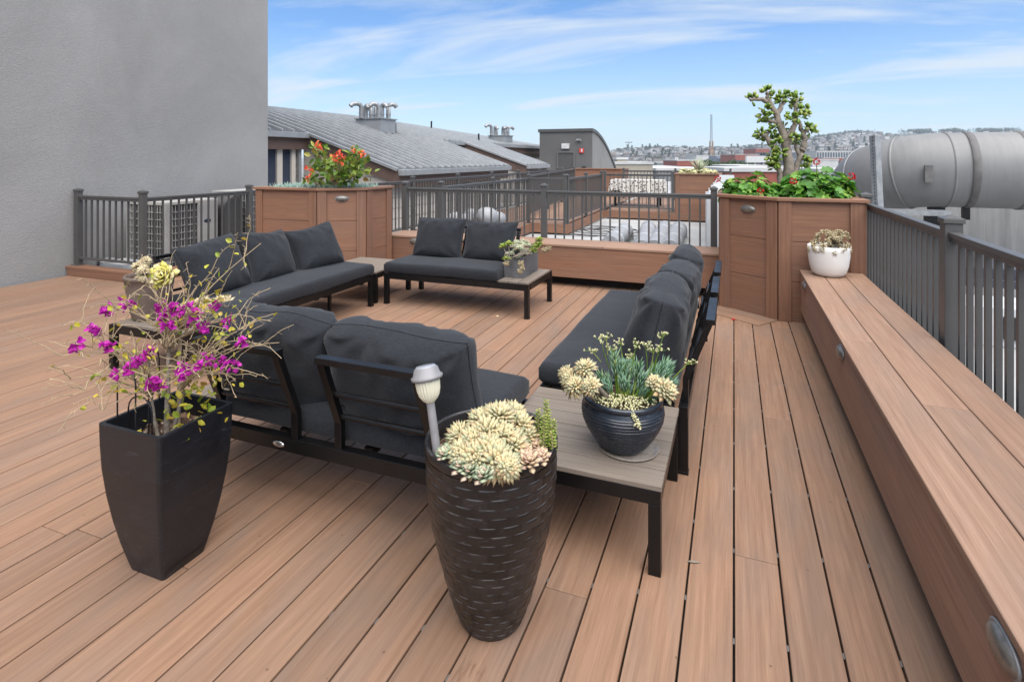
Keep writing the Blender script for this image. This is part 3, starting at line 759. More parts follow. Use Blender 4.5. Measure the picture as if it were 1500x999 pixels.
# ------------------------------------------------------------------ plant generators
def leaf(mb, p, d, up, L, W, T, mat=0, tip=.5, bend=0.0):            # fat pointed leaf
    d = d.normalized(); s_ = d.cross(up)
    if s_.length < 1e-4: s_ = d.cross(Vector((1, .3, 0)))
    s_.normalize(); n_ = s_.cross(d).normalized()
    m = p + d * L * tip + n_ * bend * L * .5; e = p + d * L + n_ * bend * L; q = p + d * L * .12
    V = [p, q + s_ * W * .3, q - s_ * W * .3, m + s_ * W * .5, m + n_ * T * .25, m - s_ * W * .5, m - n_ * T * .6, e]
    F_ = [(0, 1, 6), (0, 6, 2), (0, 4, 1), (0, 2, 4), (1, 4, 3), (2, 5, 4), (1, 3, 6), (2, 6, 5), (3, 4, 7), (4, 5, 7), (3, 7, 6), (5, 6, 7)]
    mb.add(V, F_, None, mat, True)
def rosette(mb, c, axis, r, n, W, T, mat=0, spread=1.15, rnd=.15, tip=.62):
    axis = axis.normalized(); a = axis.cross(Vector((.3, 1, .2))).normalized(); b_ = axis.cross(a)
    for i in range(n):
        f = (i + .5) / n; pol = f ** .6 * spread * PI / 2; az = i * 2.39996
        d = axis * math.cos(pol) + (a * math.cos(az) + b_ * math.sin(az)) * math.sin(pol)
        d += Vector((random.uniform(-1, 1), random.uniform(-1, 1), random.uniform(-1, 1))) * rnd * .3
        L = r * (.6 + .4 * f) * random.uniform(.85, 1.1)
        leaf(mb, c + d * r * .06, d, axis, L, W * random.uniform(.8, 1.15), T, mat, tip, .08)
def flatleaf(mb, p, d, nrm, L, W, mat=0, n=6, cup=.12):              # thin leaf with a centre fold
    d = d.normalized(); s_ = d.cross(nrm)
    if s_.length < 1e-4: s_ = d.cross(Vector((1, 0, 0)))
    s_.normalize(); n_ = s_.cross(d)
    V = [p, p + d * L * .35 + s_ * W * .5 + n_ * cup * W, p + d * L * .75 + s_ * W * .36 + n_ * cup * W, p + d * L, p + d * L * .75 - s_ * W * .36 + n_ * cup * W, p + d * L * .35 - s_ * W * .5 + n_ * cup * W, p + d * L * .4]
    mb.add(V, [(0, 1, 6), (1, 2, 6), (2, 3, 6), (3, 4, 6), (4, 5, 6), (5, 0, 6)], None, mat, False)
def roundleaf(mb, c, nrm, r, mat=0, lobes=7):
    nrm = nrm.normalized(); a = nrm.cross(Vector((.2, .5, 1))).normalized(); b_ = nrm.cross(a); n = 14
    ph = random.uniform(0, 6.28); V = [c - nrm * r * .25]
    for k in range(n):
        w_ = 2 * PI * k / n; rr = r * (1 + .14 * (1 if k % 2 else -1)) * (.35 if k == 0 else 1)
        V.append(c + (a * math.cos(w_ + ph) + b_ * math.sin(w_ + ph)) * rr + nrm * r * random.uniform(-.08, .16))
    mb.add(V, [(0, 1 + k, 1 + (k + 1) % n) for k in range(n)], None, mat, True)
rv = lambda s_=1: Vector((random.uniform(-1, 1), random.uniform(-1, 1), random.uniform(-1, 1))) * s_

# ------------------------------------------------------------------ square planter with bougainvillea
PX, PY, PTOP = -1.845, 1.41, .515
o = thing('square_pot', 'tall tapered square black pot holding the magenta bougainvillea', 'pot', (PX, PY, 0))
prof = [(0, .080), (.03, .088), (.10, .104), (.18, .119), (.27, .132), (.36, .141), (.44, .1445), (.512, .146)]
def sq_ring(hw, z, rad=.012):
    pts = []
    for (sx, sy, a0) in ((1, 1, 0), (-1, 1, 90), (-1, -1, 180), (1, -1, 270)):
        for k in range(4):
            a = R(a0 + k * 30); pts.append((PX + sx * (hw - rad) + rad * math.cos(a), PY + sy * (hw - rad) + rad * math.sin(a), z))
    return pts
rings = [sq_ring(hw, z) for z, hw in prof] + [sq_ring(.146, PTOP), sq_ring(.133, PTOP), sq_ring(.130, .43), sq_ring(.125, .38)]
b = MB(); V = [p for r_ in rings for p in r_]; n = 16
b.add(V, [(i * n + k, i * n + (k + 1) % n, (i + 1) * n + (k + 1) % n, (i + 1) * n + k) for i in range(len(rings) - 1) for k in range(n)] + [tuple(reversed(range(n)))], None, 0, False)
b.build('body', M['squarepot'], o)
b = MB(); g = 14; V = []
for i in range(g + 1):
    for j in range(g + 1):
        x, y = (i / g - .5) * .262, (j / g - .5) * .262
        V.append((PX + x, PY + y, .425 + .02 * noise.noise(Vector((x * 20, y * 20, 1))) + .012 * (y / .13) + random.uniform(0, .008)))
b.add(V, [(i * (g + 1) + j, (i + 1) * (g + 1) + j, (i + 1) * (g + 1) + j + 1, i * (g + 1) + j + 1) for i in range(g) for j in range(g)])
for k in range(220):
    p = Vector((PX + random.uniform(-.12, .12), PY + random.uniform(-.12, .12), .44)); flatleaf(b, p, Vector((random.uniform(-1, 1), random.uniform(-1, 1), .15)), Vector((0, 0, 1)), random.uniform(.008, .02), random.uniform(.004, .009))
b.build('soil', M['soil'], o)

bo = thing('bougainvillea', 'sprawling half bare bougainvillea with magenta flowers in the square pot', 'plant', (PX + .02, PY - .01, .43))
base = Vector((PX + .015, PY - .02, .42))
tr = MB(); tw = MB(); lf = MB(); fl = MB()
tr.tube([base + Vector((0, 0, -.03)), base + Vector((.005, 0, .08)), base + Vector((-.005, .01, .2)), base + Vector((.0, .01, .34))], [.011, .010, .008, .006], 8)
tr.tube([base + Vector((.02, .01, -.03)), base + Vector((.03, .01, .07)), base + Vector((.05, .03, .18))], [.008, .007, .005], 7)
tr.tube([base + Vector((-.012, -.01, -.02)), base + Vector((-.03, -.02, .08)), base + Vector((-.06, -.01, .16))], [.007, .006, .004], 7)
RT = Vector((CT, ST, 0)); FW = Vector((-ST, CT, 0)); UPV = Vector((0, 0, 1))
def scr(u, v, d): return at(u, v, d)
def blossom(c):
    fl = MB()
    for k in range(random.randint(6, 10)):
        q = c + rv(.015); ax = (rv() + Vector((0, 0, .4))).normalized()
        s1 = ax.cross(Vector((.3, .8, .1))).normalized(); s2 = ax.cross(s1)
        for j in range(3):
            dd = (s1 * math.cos(j * 2.09) + s2 * math.sin(j * 2.09) + ax * .7)
            flatleaf(fl, q, dd, ax, random.uniform(.014, .021), random.uniform(.012, .018), cup=.2)
    fl.build('flower_cluster', M['bract'], bo)
def branch(p0, p1, r0, depth, flower=False, kids=6):
    p0, p1 = Vector(p0), Vector(p1); L = (p1 - p0).length; n_ = 7; pts = []; perp = rv(.07 * L); perp2 = rv(.02)
    for i in range(n_ + 1):
        t_ = i / n_; pts.append(p0.lerp(p1, t_) + perp * math.sin(t_ * PI) + rv(.0032 * min(1, i)) + Vector((0, 0, .10 * L * math.sin(t_ * PI))))
    tw.tube(pts, [max(.0011, r0 * (1 - .75 * i / n_)) for i in range(n_ + 1)], 5)
    for i in range(1, n_ + 1):
        if random.random() < .55:                     # thorns
            q = pts[i]; tw.tube([q, q + rv(.016)], [.0011, .0004], 3)
    if depth > 0:
        for k in range(kids):
            q = pts[random.randint(2, n_)]
            branch(q, q + (p1 - p0).normalized() * random.uniform(.02, .09) + rv(.085) + Vector((0, 0, .01)), r0 * .5, depth - 1, False, 2)
    for i in range(2, n_ + 1):
        if random.random() < .12: 
            q = pts[i] + rv(.01); flatleaf(lf, q, rv() + Vector((0, 0, .2)), rv() + Vector((0, 0, 1)), random.uniform(.014, .026), random.uniform(.010, .018))
    if flower: blossom(pts[-1])
    return pts
mid1, mid2, mid3 = base + Vector((0, .01, .33)), base + Vector((-.05, 0, .17)), base + Vector((.05, .02, .2))
ends = [(383, 356, 2.02, 0, mid1), (308, 400, 1.95, 0, mid1), (215, 418, 1.9, 0, mid1), (155, 455, 1.85, 1, mid1), (186, 446, 1.9, 1, mid1), (113, 505, 1.78, 1, mid2), (92, 520, 1.75, 0, mid2),
        (140, 482, 1.8, 1, mid2), (158, 510, 1.8, 1, mid2), (103, 555, 1.72, 0, mid2), (105, 580, 1.7, 0, mid2), (240, 465, 1.9, 1, mid1), (262, 458, 1.92, 1, mid1), (275, 470, 1.95, 1, mid1),
        (330, 470, 1.95, 1, mid1), (300, 480, 1.9, 1, mid1), (355, 503, 1.9, 1, mid3), (408, 502, 1.98, 0, mid3), (360, 478, 2.0, 0, mid3), (345, 465, 1.98, 0, mid1), (273, 540, 1.8, 1, mid3),
        (325, 530, 1.85, 1, mid3), (200, 530, 1.7, 1, mid2), (190, 540, 1.7, 1, mid2), (172, 545, 1.7, 1, mid2), (222, 560, 1.7, 1, mid2), (235, 567, 1.72, 1, mid2), (218, 515, 1.75, 1, mid1),
        (248, 478, 1.8, 1, mid1), (315, 450, 1.95, 1, mid1), (294, 450, 1.95, 0, mid1), (338, 540, 1.85, 1, mid3), (268, 545, 1.75, 1, mid3), (285, 538, 1.78, 1, mid3), (303, 525, 1.85, 1, mid3), (235, 450, 1.98, 1, mid1),
        (250, 455, 1.9, 1, mid1), (270, 455, 1.86, 1, mid1), (285, 462, 1.88, 1, mid1), (130, 590, 1.72, 0, mid2), (120, 470, 1.9, 0, mid2), (150, 600, 1.7, 0, mid2), (345, 555, 1.9, 0, mid3)]
for (u, v, d, flo, m_) in ends: branch(m_ + rv(.02), scr(u, v, d + .02), .0038, 1, flo, 6)
for k in range(80):                                  # yellow-green leaves low on the stem and along the right side
    c = base + Vector((random.gauss(.06, .07), random.gauss(.03, .06), random.gauss(.15, .06))); flatleaf(lf, c, rv() + Vector((0, 0, -.2)), rv() + Vector((0, 0, .8)), random.uniform(.018, .034), random.uniform(.014, .024))
for k in range(40):
    c = scr(random.gauss(310, 25), random.gauss(455, 25), 1.95); flatleaf(lf, c, rv(), rv() + Vector((0, 0, .8)), random.uniform(.014, .028), random.uniform(.012, .02))
tr.build('trunk', M['bark'], bo); tw.build('branches', M['twig'], bo); lf.build('leaves', M['limeleaf'], bo)
o = thing('plant_hoop', 'black wire hoop support standing in the square pot', 'plant support', (PX - .05, PY - .05, .42))
b = MB()
def hoop(x0, y0, x1, y1, zt):
    pts = [(x0, y0, .40), (x0, y0, zt - .05)]
    for k in range(1, 8):
        a = PI * k / 8; cx, cy = (x0 + x1) / 2, (y0 + y1) / 2; hx, hy = (x0 - x1) / 2, (y0 - y1) / 2
        pts.append((cx + hx * math.cos(a), cy + hy * math.cos(a), zt - .05 + .05 * math.sin(a)))
    return pts + [(x1, y1, zt - .05), (x1, y1, .40)]
b.tube(hoop(PX - .115, PY - .10, PX - .01, PY - .11, .70), .0028, 6); b.tube(hoop(PX - .10, PY + .04, PX - .03, PY - .05, .72), .0028, 6); b.tube(hoop(PX - .118, PY - .06, PX - .0, PY - .06, .585), .0028, 6)
b.build('wire', M['wire'], o)
b = MB(); p0 = base + Vector((.0, .045, -.03)); b.tube([p0, p0 + Vector((-.004, .012, .46))], .0062, 8); tag(b.build('wooden_stake', M['twig']), 'pale wooden stake upright in the middle of the bougainvillea', 'stake')

# ------------------------------------------------------------------ tall round woven pot
TX, TY = -.692, 1.594
o = thing('woven_pot', 'tall round black pot with woven texture in the foreground', 'pot', (TX, TY, 0))
pr = [(0, .088), (.02, .099), (.072, .119), (.13, .137), (.196, .154), (.26, .170), (.319, .183), (.38, .192), (.442, .197), (.50, .199), (.545, .199)]
def interp(z):
    for (a, ra), (c, rc) in zip(pr, pr[1:]):
        if a <= z <= c: return ra + (rc - ra) * (z - a) / (c - a)
    return pr[-1][1]
def weave(a, z, r):
    if z > .525: return 0
    nst = 18; rowh = .0265
    row = math.floor(z / rowh); fz = z / rowh - row; fu = (a / (2 * PI) * nst + (row % 2) * .5) % 1
    over = math.sin(fu * PI) ** .7
    return (.0032 * over * (.25 + .75 * fz) if fz < .9 else .0003) + .0006 * noise.noise(Vector((a * 30, z * 120, 0)))
zs = [.525 * i / 118 for i in range(119)]
b = MB(); b.lathe([(interp(z), z) for z in zs], 216, (TX, TY, 0), fn=weave)
b.lathe([(.200, .526), (.203, .532), (.203, .552), (.200, .556), (.193, .556), (.191, .548), (.189, .50), (.18, .45)], 72, (TX, TY, 0))
b.lathe([(.001, .001), (.086, 0)], 40, (TX, TY, 0))
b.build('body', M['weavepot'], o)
def soil_disc(parent, c, r, z, bumpy=.01):
    b = MB(); prof_ = [(.001, .012)] + [(r * k / 5, .012 * (1 - k / 5)) for k in range(1, 6)]
    b.lathe(prof_, 32, (c[0], c[1], z), fn=None)
    for k in range(120):
        a, q = random.uniform(0, 6.28), r * math.sqrt(random.random()); p = Vector((c[0] + q * math.cos(a), c[1] + q * math.sin(a), z + .01))
        flatleaf(b, p, Vector((random.uniform(-1, 1), random.uniform(-1, 1), .2)), UPV, random.uniform(.006, .016), .006)
    b.build('soil', M['soil'], parent)
soil_disc(o, (TX, TY), .186, .50)
# cream ghost plant cluster
gp = thing('ghost_plant', 'big mound of cream ghost plant rosettes filling the tall woven pot', 'plant', (TX, TY, .51))
b = MB(); b2 = MB(); b3 = MB(); st = MB()
C = lambda u, v, d: at(u, v, d)
heads = [(733, 600, 1.70, .064), (765, 612, 1.72, .062), (703, 607, 1.72, .058), (712, 625, 1.64, .066), (752, 645, 1.63, .068), (690, 640, 1.62, .060), (668, 632, 1.68, .058), (695, 668, 1.55, .062), (730, 672, 1.52, .064), (672, 662, 1.58, .052), (775, 630, 1.70, .055), (755, 595, 1.80, .055), (718, 598, 1.80, .052), (745, 680, 1.50, .045), (715, 655, 1.56, .06), (735, 630, 1.64, .062)]
for i, (u, v, d, r_) in enumerate(heads):
    c = C(u, v, d); ax = (c - Vector((TX, TY, .44))).normalized() + Vector((0, -.15, .25)); c -= ax.normalized() * r_ * .35
    b = MB(); rosette(b, c, ax, r_, 78, .0150, .0105, 0, 1.25, .3); b.build('rosette', M['ghost'], gp)
    st.tube([Vector((TX, TY, .49)).lerp(Vector((c.x, c.y, .49)), .6), c], [.007, .005], 6)
for (u, v, d, r_) in ((690, 680, 1.54, .045), (709, 686, 1.5, .04), (676, 672, 1.56, .04), (652, 655, 1.6, .035)): c = C(u, v, d); b2 = MB(); rosette(b2, c - Vector((0, 0, .02)), Vector((-.1, -.35, 1)), r_, 22, .021, .008, 0, 1.0, .2, .7); b2.build('green_rosette', M['ghostgreen'], gp)
for (u, v, d, r_) in ((775, 667, 1.58, .046), (792, 660, 1.62, .036), (785, 645, 1.68, .035), (770, 655, 1.62, .035)): c = C(u, v, d); b3 = MB(); rosette(b3, c - Vector((0, 0, .02)), Vector((.1, -.3, 1)), r_, 24, .020, .008, 0, 1.0, .2, .7); b3.build('peach_rosette', M['peach'], gp)
st.build('stems', M['bark'], gp)
sd_ = thing('sedum', 'upright lime green sedum stems at the right rim of the woven pot', 'plant', tuple(C(800, 640, 1.68)))
b = MB(); st = MB()
for (u, v, uu, vv, d) in ((800, 655, 800, 586, 1.70), (808, 660, 812, 615, 1.68), (790, 640, 788, 600, 1.72), (805, 650, 803, 600, 1.74), (796, 655, 797, 608, 1.66), (810, 650, 808, 632, 1.66)):
    p0, p1 = C(u, v + 15, d), C(uu, vv, d); st.tube([p0, p1], [.003, .002], 5); L = int((p1 - p0).length / .0022)
    for k in range(L):
        t_ = k / L; a = k * 2.4
        if t_ < .18: continue
        dd = RT * math.cos(a) + FW * math.sin(a) + UPV * .55; leaf(b, p0.lerp(p1, t_), dd, UPV, .019 * (1.15 - .5 * t_), .008, .005)
b.build('leaves', M['sedum'], sd_); st.build('stems', M['twig'], sd_)
# solar lamp
lp = thing('solar_lamp', 'grey solar stake lamp tilted out of the tall woven pot', 'lamp', tuple(C(641, 668, 1.66)))
p0, p1 = C(643, 682, 1.66), C(630, 586, 1.69); ax = (p1 - p0).normalized(); b = MB(); b.tube([p0 - ax * .03, p1], .0125, 14); b.build('stake', M['lampgrey'], lp)
Mx = Matrix.Translation(p1) @ ax.to_track_quat('Z', 'Y').to_matrix().to_4x4()
fl_ = lambda a, z, r: .0016 * math.cos(a * 22) if .01 < z < .066 else 0
b = MB(); b.lathe([(.013, -.006), (.022, .002), (.029, .014), (.0335, .03), (.0355, .05), (.036, .068), (.034, .069)], 132, M=Mx, fn=fl_); b.build('lamp_shade', M['lampglass'], lp)
b = MB(); b.lathe([(.030, .064), (.045, .060), (.0475, .064), (.0475, .070), (.041, .074), (.036, .092), (.031, .096), (.0305, .0965)], 40, M=Mx); b.build('cap', M['lampgrey'], lp)
b = MB(); b.lathe([(.0305, .0962), (.029, .099), (.001, .0992)], 40, M=Mx); b.build('solar_panel', M['lampsolar'], lp)

# ------------------------------------------------------------------ ribbed bowl on the corner table
BX, BY, B0 = -.395, 2.165, .306
o = thing('ribbed_bowl', 'glossy blue black ribbed round pot on the slatted table', 'pot', (BX, BY, B0))
bp = [(0, .075), (.004, .085), (.02, .097), (.05, .119), (.08, .137), (.11, .149), (.135, .153), (.155, .150), (.172, .143)]
def bi(z):
    for (a, ra), (c, rc) in zip(bp, bp[1:]):
        if a <= z <= c:
            t_ = (z - a) / (c - a); return ra + (rc - ra) * t_
    return bp[-1][1]
pr2 = []
for i in range(140):
    z = .172 * i / 139; rib = .0034 * (abs(math.sin(z / .0115 * PI)) ** .6) if .012 < z < .155 else 0
    pr2.append((bi(z) + rib, z + .008))
b = MB(); b.lathe(pr2 + [(.146, .182), (.150, .188), (.150, .197), (.145, .202), (.136, .201), (.134, .19), (.134, .15)], 96, (BX, BY, B0)); b.build('body', M['glaze'], o)
soil_disc(o, (BX, BY), .134, B0 + .172)
o = thing('plant_saucer', 'thin pale plastic saucer under the ribbed bowl', 'saucer', (BX, BY, B0))
b = MB(); b.lathe([(.001, .0015), (.095, .001), (.112, .002), (.122, .012), (.124, .012), (.114, 0), (.001, -.0005)], 48, (BX + .022, BY - .006, B0), sx=.92, sy=.86); b.build('dish', M['saucer'], o)
g1 = thing('ghost_plant', 'peach ghost plant rosettes leaning out over the left side of the ribbed bowl', 'plant', (BX - .1, BY, B0 + .18))
b = MB(); st = MB()
for (u, v, d, r_) in ((860, 535, 2.10, .055), (838, 552, 2.12, .055), (845, 562, 2.05, .055), (868, 562, 2.02, .05), (832, 545, 2.16, .045)):
    c = C(u, v, d); b = MB(); rosette(b, c - Vector((.01, 0, .01)), Vector((-.5, -.5, .6)) + rv(.3), r_ * .92, 70, .0135, .009, 0, 1.25, .3); b.build('rosette', M['ghost'], g1)
    st.tube([Vector((BX - .04, BY - .03, B0 + .18)), (c + Vector((BX - .07, BY - .04, B0 + .2))) / 2 + Vector((0, 0, .01)), c], [.010, .009, .007], 8)
st.build('stems', M['bark'], g1)
g2 = thing('blue_finger_plant', 'blue green finger leaved succulent with tiny pale flowers in the ribbed bowl', 'plant', (BX, BY, B0 + .18))
b = MB(); st = MB(); fl = MB()
for k in range(46):
    u, v = random.uniform(878, 985), random.uniform(522, 588)
    if u > 905: v = max(v, 538)
    d = random.uniform(2.1, 2.24); c = C(u, v, d); root = Vector((BX + (c.x - BX) * .55, BY + (c.y - BY) * .5, B0 + .175))
    st.tube([root, c], [.004, .003], 5); up = (c - root).normalized()
    a1 = up.cross(Vector((1, .2, 0))).normalized(); a2 = up.cross(a1)
    for j in range(26):
        a = j * 2.4; q = root.lerp(c, .55 + .45 * j / 26); dd = up * random.uniform(.9, 1.4) + (a1 * math.cos(a) + a2 * math.sin(a)) * .7
        leaf(b, q, dd, up, random.uniform(.036, .060), .0068, .0065, 0, .5, .2)
for (u, v, uu, vv) in ((893, 540, 880, 497), (915, 540, 908, 500), (925, 545, 932, 505), (948, 545, 945, 505), (958, 545, 972, 490), (955, 545, 968, 510), (985, 555, 1010, 530), (880, 530, 866, 512), (935, 545, 925, 520), (905, 535, 900, 510), (950, 550, 958, 512), (890, 520, 888, 492)):
    p0, p1 = C(u, v, 2.15), C(uu, vv, 2.14); st.tube([p0, (p0 + p1) / 2 + rv(.005), p1], [.0022, .0018, .0013], 5)
    fl = MB()
    for k in range(9):
        q = p1 + Vector((random.gauss(0, .012), random.gauss(0, .012), random.gauss(0, .006))); st.tube([p1 - (p1 - p0).normalized() * .014, q], [.0009, .0008], 4)
        for j in range(5): leaf(fl, q, rv() + UPV * .6, UPV, .0075, .0055, .004)
    fl.build('flower_cluster', M['cream'], g2)
b.build('leaves', M['bluefinger'], g2); st.build('stems', M['jade'], g2)
g3 = thing('trailing_sedum', 'cream trailing sedum and pale rosette along the front rim of the ribbed bowl', 'plant', (BX, BY - .1, B0 + .19))
b = MB(); b2 = MB()
for k in range(330):
    a = random.uniform(-2.7, -.2); q = random.uniform(.04, .135); c = Vector((BX + q * math.cos(a), BY + q * math.sin(a), B0 + .190 + random.uniform(0, .022)))
    leaf(b, c, rv() + UPV * .5, UPV, random.uniform(.009, .015), .008, .007)
for k in range(60):
    t_ = random.random(); c = Vector((BX + .055 + .03 * t_, BY - .128 - .02 * t_, B0 + .20 - .05 * t_)) + rv(.007); leaf(b, c, rv(), UPV, .012, .008, .007)
c = C(975, 572, 2.03); rosette(b2, c, Vector((.5, -.6, .6)), .052, 46, .018, .008, 0, 1.1, .2, .7); b2.build('rosette', M['ghost'], g3); b2 = MB(); c = C(958, 560, 2.06); rosette(b2, c, Vector((.1, -.6, .7)), .035, 30, .015, .008, 0, 1.1, .2, .7)
b.build('leaves', M['cream'], g3); b2.build('rosette', M['ghost'], g3)

# ------------------------------------------------------------------ taupe pot on the left sofa's end table
QX, QY, Q0 = -3.70, 2.69, .319
o = thing('taupe_pot', 'round taupe pot standing on the end table of the left sofa', 'pot', (QX, QY, Q0))
b = MB(); b.lathe([(.001, 0), (.095, 0), (.102, .01), (.125, .12), (.142, .22), (.148, .27), (.152, .272), (.152, .292), (.148, .296), (.140, .295), (.136, .26)], 56, (QX, QY, Q0)); b.build('body', M['brownpot'], o); soil_disc(o, (QX, QY), .138, Q0 + .265)
g = thing('dry_succulent', 'dried cream succulent with one yellow rosette in the taupe pot', 'plant', (QX, QY, Q0 + .27))
b = MB(); b2 = MB(); st = MB()
for (u, v, d, r_) in ((202, 392, 3.82, .085), (222, 398, 3.80, .075), (212, 400, 3.75, .065), (232, 402, 3.85, .06)):
    c = C(u, v, d)
    for j in range(7): rosette(b, c + rv(r_ * .55), rv() + UPV, r_ * .5, 34, .02, .014, 0, 1.3, .5)
    st.tube([Vector((c.x * .6 + QX * .4, c.y * .6 + QY * .4, Q0 + .26)), c], [.012, .012], 7)
c = C(241, 404, 3.66); rosette(b2, c, Vector((.25, -.7, .25)), .105, 30, .06, .012, 0, .95, .15, .72)
b.build('dry_heads', M['dry'], g); b2.build('rosette', M['yellowrose'], g); st.build('stems', M['bark'], g)
g = thing('dry_succulent', 'pale yellow trailing succulent low beside the nearest left sofa cushion', 'plant', tuple(C(312, 465, 3.4)))
b = MB()
for (u, v) in ((285, 448), (300, 445), (322, 443), (330, 446), (312, 455), (275, 455)):
    b = MB()
    for j in range(2): rosette(b, C(u, v, 3.2) + rv(.01), rv() + UPV + Vector((.5, 0, 0)), .055, 30, .022, .014, 0, 1.1, .4)
    b.build('rosette', M['dry'], g)
# low square pot that plant grows in, on the front sofa's end table
o = thing('low_pot', 'low taupe pot on the end of the front sofa, mostly hidden by the bougainvillea', 'pot', (-2.22, 2.13, .319))
b = MB(); b.lathe([(.001, 0), (.09, 0), (.11, .06), (.125, .14), (.128, .16), (.12, .16), (.115, .13), (.001, .125)], 40, (-2.22, 2.13, .319)); b.build('body', M['brownpot'], o)
g = thing('green_rosettes', 'small green rosette plant in the low taupe pot', 'plant', (-2.22, 2.13, .46))
b = MB()
for k in range(7): rosette(b, Vector((-2.22, 2.13, .46)) + Vector((random.uniform(-.07, .07), random.uniform(-.07, .07), 0)), UPV + rv(.4), .045, 24, .02, .009, 0, 1.0, .2)
b.build('rosettes', M['ghostgreen'], g)

# ------------------------------------------------------------------ grey trough on the back sofa
KX0, KX1, KY0, KY1, K0, K1 = -1.952, -1.765, 4.79, 5.20, .319, .505
o = thing('trough_pot', 'rectangular grey trough with mixed succulents on the back sofa end', 'pot', ((KX0 + KX1) / 2, (KY0 + KY1) / 2, K0))
b = MB(); po = [(KX0, KY0), (KX1, KY0), (KX1, KY1), (KX0, KY1)]; b.prism(po, K0, K0 + .02); b.ring(po, offset_poly(po, .014), K0 + .02, K1); b.build('body', M['boxpot'], o, bevel=.003)
b = MB(); b.prism(offset_poly(po, .016), K1 - .06, K1 - .02); b.build('soil', M['soil'], o)
g = thing('trough_succulents', 'grey green succulents spilling over the grey trough', 'plant', ((KX0 + KX1) / 2, (KY0 + KY1) / 2, K1))
b = MB(); b2 = MB(); b3 = MB(); st = MB()
for k in range(26):
    c = Vector((random.uniform(KX0, KX1), random.uniform(KY0, KY1), K1 + random.uniform(.0, .09))); rosette(b, c, UPV + rv(.5), random.uniform(.035, .055), 26, .02, .010, 0, 1.05, .2)
for (u, v) in ((737, 362), (742, 380), (745, 358), (790, 352), (785, 362), (781, 368), (789, 358)): c = C(u, v, 5.05); b2 = MB(); rosette(b2, c, UPV + rv(.4), .055, 24, .022, .01, 0, 1.1, .2); b2.build('upright_rosette', M['sedum'], g); st.tube([Vector(((KX0 + KX1) / 2, c.y, K1)), c], .005, 5)
for (u, v) in ((763, 386), (765, 392), (762, 398), (798, 366), (803, 364), (742, 386)): c = C(u, v, 4.95); b3 = MB(); rosette(b3, c, Vector((.2, -.7, -.2)) + rv(.3), .035, 20, .016, .009, 0, 1.1, .2); b3.build('cream_rosette', M['dry'], g)
st.tube([C(785, 372, 5.05), C(801, 366, 4.96)], .004, 5)
b.build('rosettes', M['ghostgreen'], g); st.build('stems', M['bark'], g)

# ------------------------------------------------------------------ white pot on the right bench
WX, WY, W0 = .715, 5.20, BZ + .001
o = thing('white_pot', 'smooth white round pot at the far end of the right bench', 'pot', (WX, WY, W0))
b = MB(); b.lathe([(.001, 0), (.085, 0), (.105, .006), (.125, .03), (.140, .08), (.149, .14), (.154, .20), (.156, .238), (.152, .242), (.146, .240), (.142, .20)], 64, (WX, WY, W0)); b.build('body', M['whitepot'], o); soil_disc(o, (WX, WY), .145, W0 + .21)
g = thing('dried_plant', 'dried straw coloured succulent heads in the white pot', 'plant', (WX, WY, W0 + .22))
b = MB()
for (dx, dy, dz, r_) in ((-.03, 0, .30, .075), (.08, .02, .30, .085), (.02, -.04, .28, .06), (.05, .06, .31, .06)):
    c = Vector((WX + dx, WY + dy, W0 + dz))
    for k in range(26): rosette(b, c + rv(1).normalized() * r_ * .75, rv() + UPV * .3, .026, 14, .009, .006, 0, 1.3, .5)
for k in range(26):
    a = random.uniform(0, 6.28); c = Vector((WX + .145 * math.cos(a), WY + .145 * math.sin(a), W0 + random.uniform(.2, .255))); rosette(b, c, Vector((math.cos(a), math.sin(a), .2)), .036, 14, .013, .006, 0, 1.2, .4)
b.build('dry_heads', M['dry'], g)

# ------------------------------------------------------------------ geraniums and jade tree in the right planter
def geranium(label, c, rx, ry, h_, n_, blooms):
    g = thing('geranium', label, 'plant', c, 0, 'geraniums in the right planter'); b = MB(); fl = MB(); st = MB(); c = Vector(c)
    for k in range(n_):
        u_ = rv().normalized(); u_.z = abs(u_.z) * random.uniform(.2, 1) ; lump = 1 + .22 * noise.noise(u_ * 2.3 + c)
        q = c + Vector((u_.x * rx, u_.y * ry, u_.z * h_)) * lump * random.uniform(.72, 1.02)
        roundleaf(b, q, u_ + Vector((0, 0, .55)) + rv(.5), random.uniform(.028, .052))
    for (dx, dy, dz) in blooms:
        fl = MB()
        q0 = c + Vector((dx, dy, dz)); st.tube([c + Vector((dx * .6, dy * .6, dz * .5)), q0], .004, 5)
        for j in range(22):
            u_ = rv().normalized(); q = q0 + u_ * .022
            for m_ in range(2): flatleaf(fl, q, u_ + rv(.8), rv(), .017, .015)
        fl.build('flower_head', M['red'], g)
    for k in range(14):
        a = random.uniform(0, 6.28); st.tube([c + Vector((.05 * math.cos(a), .05 * math.sin(a), -.04)), c + Vector((rx * .6 * math.cos(a), ry * .6 * math.sin(a), h_ * .5))], .006, 5)
    b.build('leaves', M['geranium'], g); st.build('stems', M['jade'], g)
geranium('smaller bright green geranium left of the jade trunk', (.15, 5.95, 1.0), .31, .26, .27, 420, [(-.30, -.1, .20), (.08, -.26, .10)])
geranium('larger bright green geranium with red blooms right of the jade trunk', (.69, 5.80, 1.0), .34, .28, .38, 640, [(.0, -.10, .37), (.26, -.16, .24), (-.20, -.24, .20)])
jt = thing('jade_tree', 'knobbly pale trunked jade tree with leaf clusters in the right planter', 'tree', (.42, 6.0, .98))
b = MB(); lf = MB()
DJ = 5.72
J = lambda u, v, dd=0: at(u, v, DJ + dd)
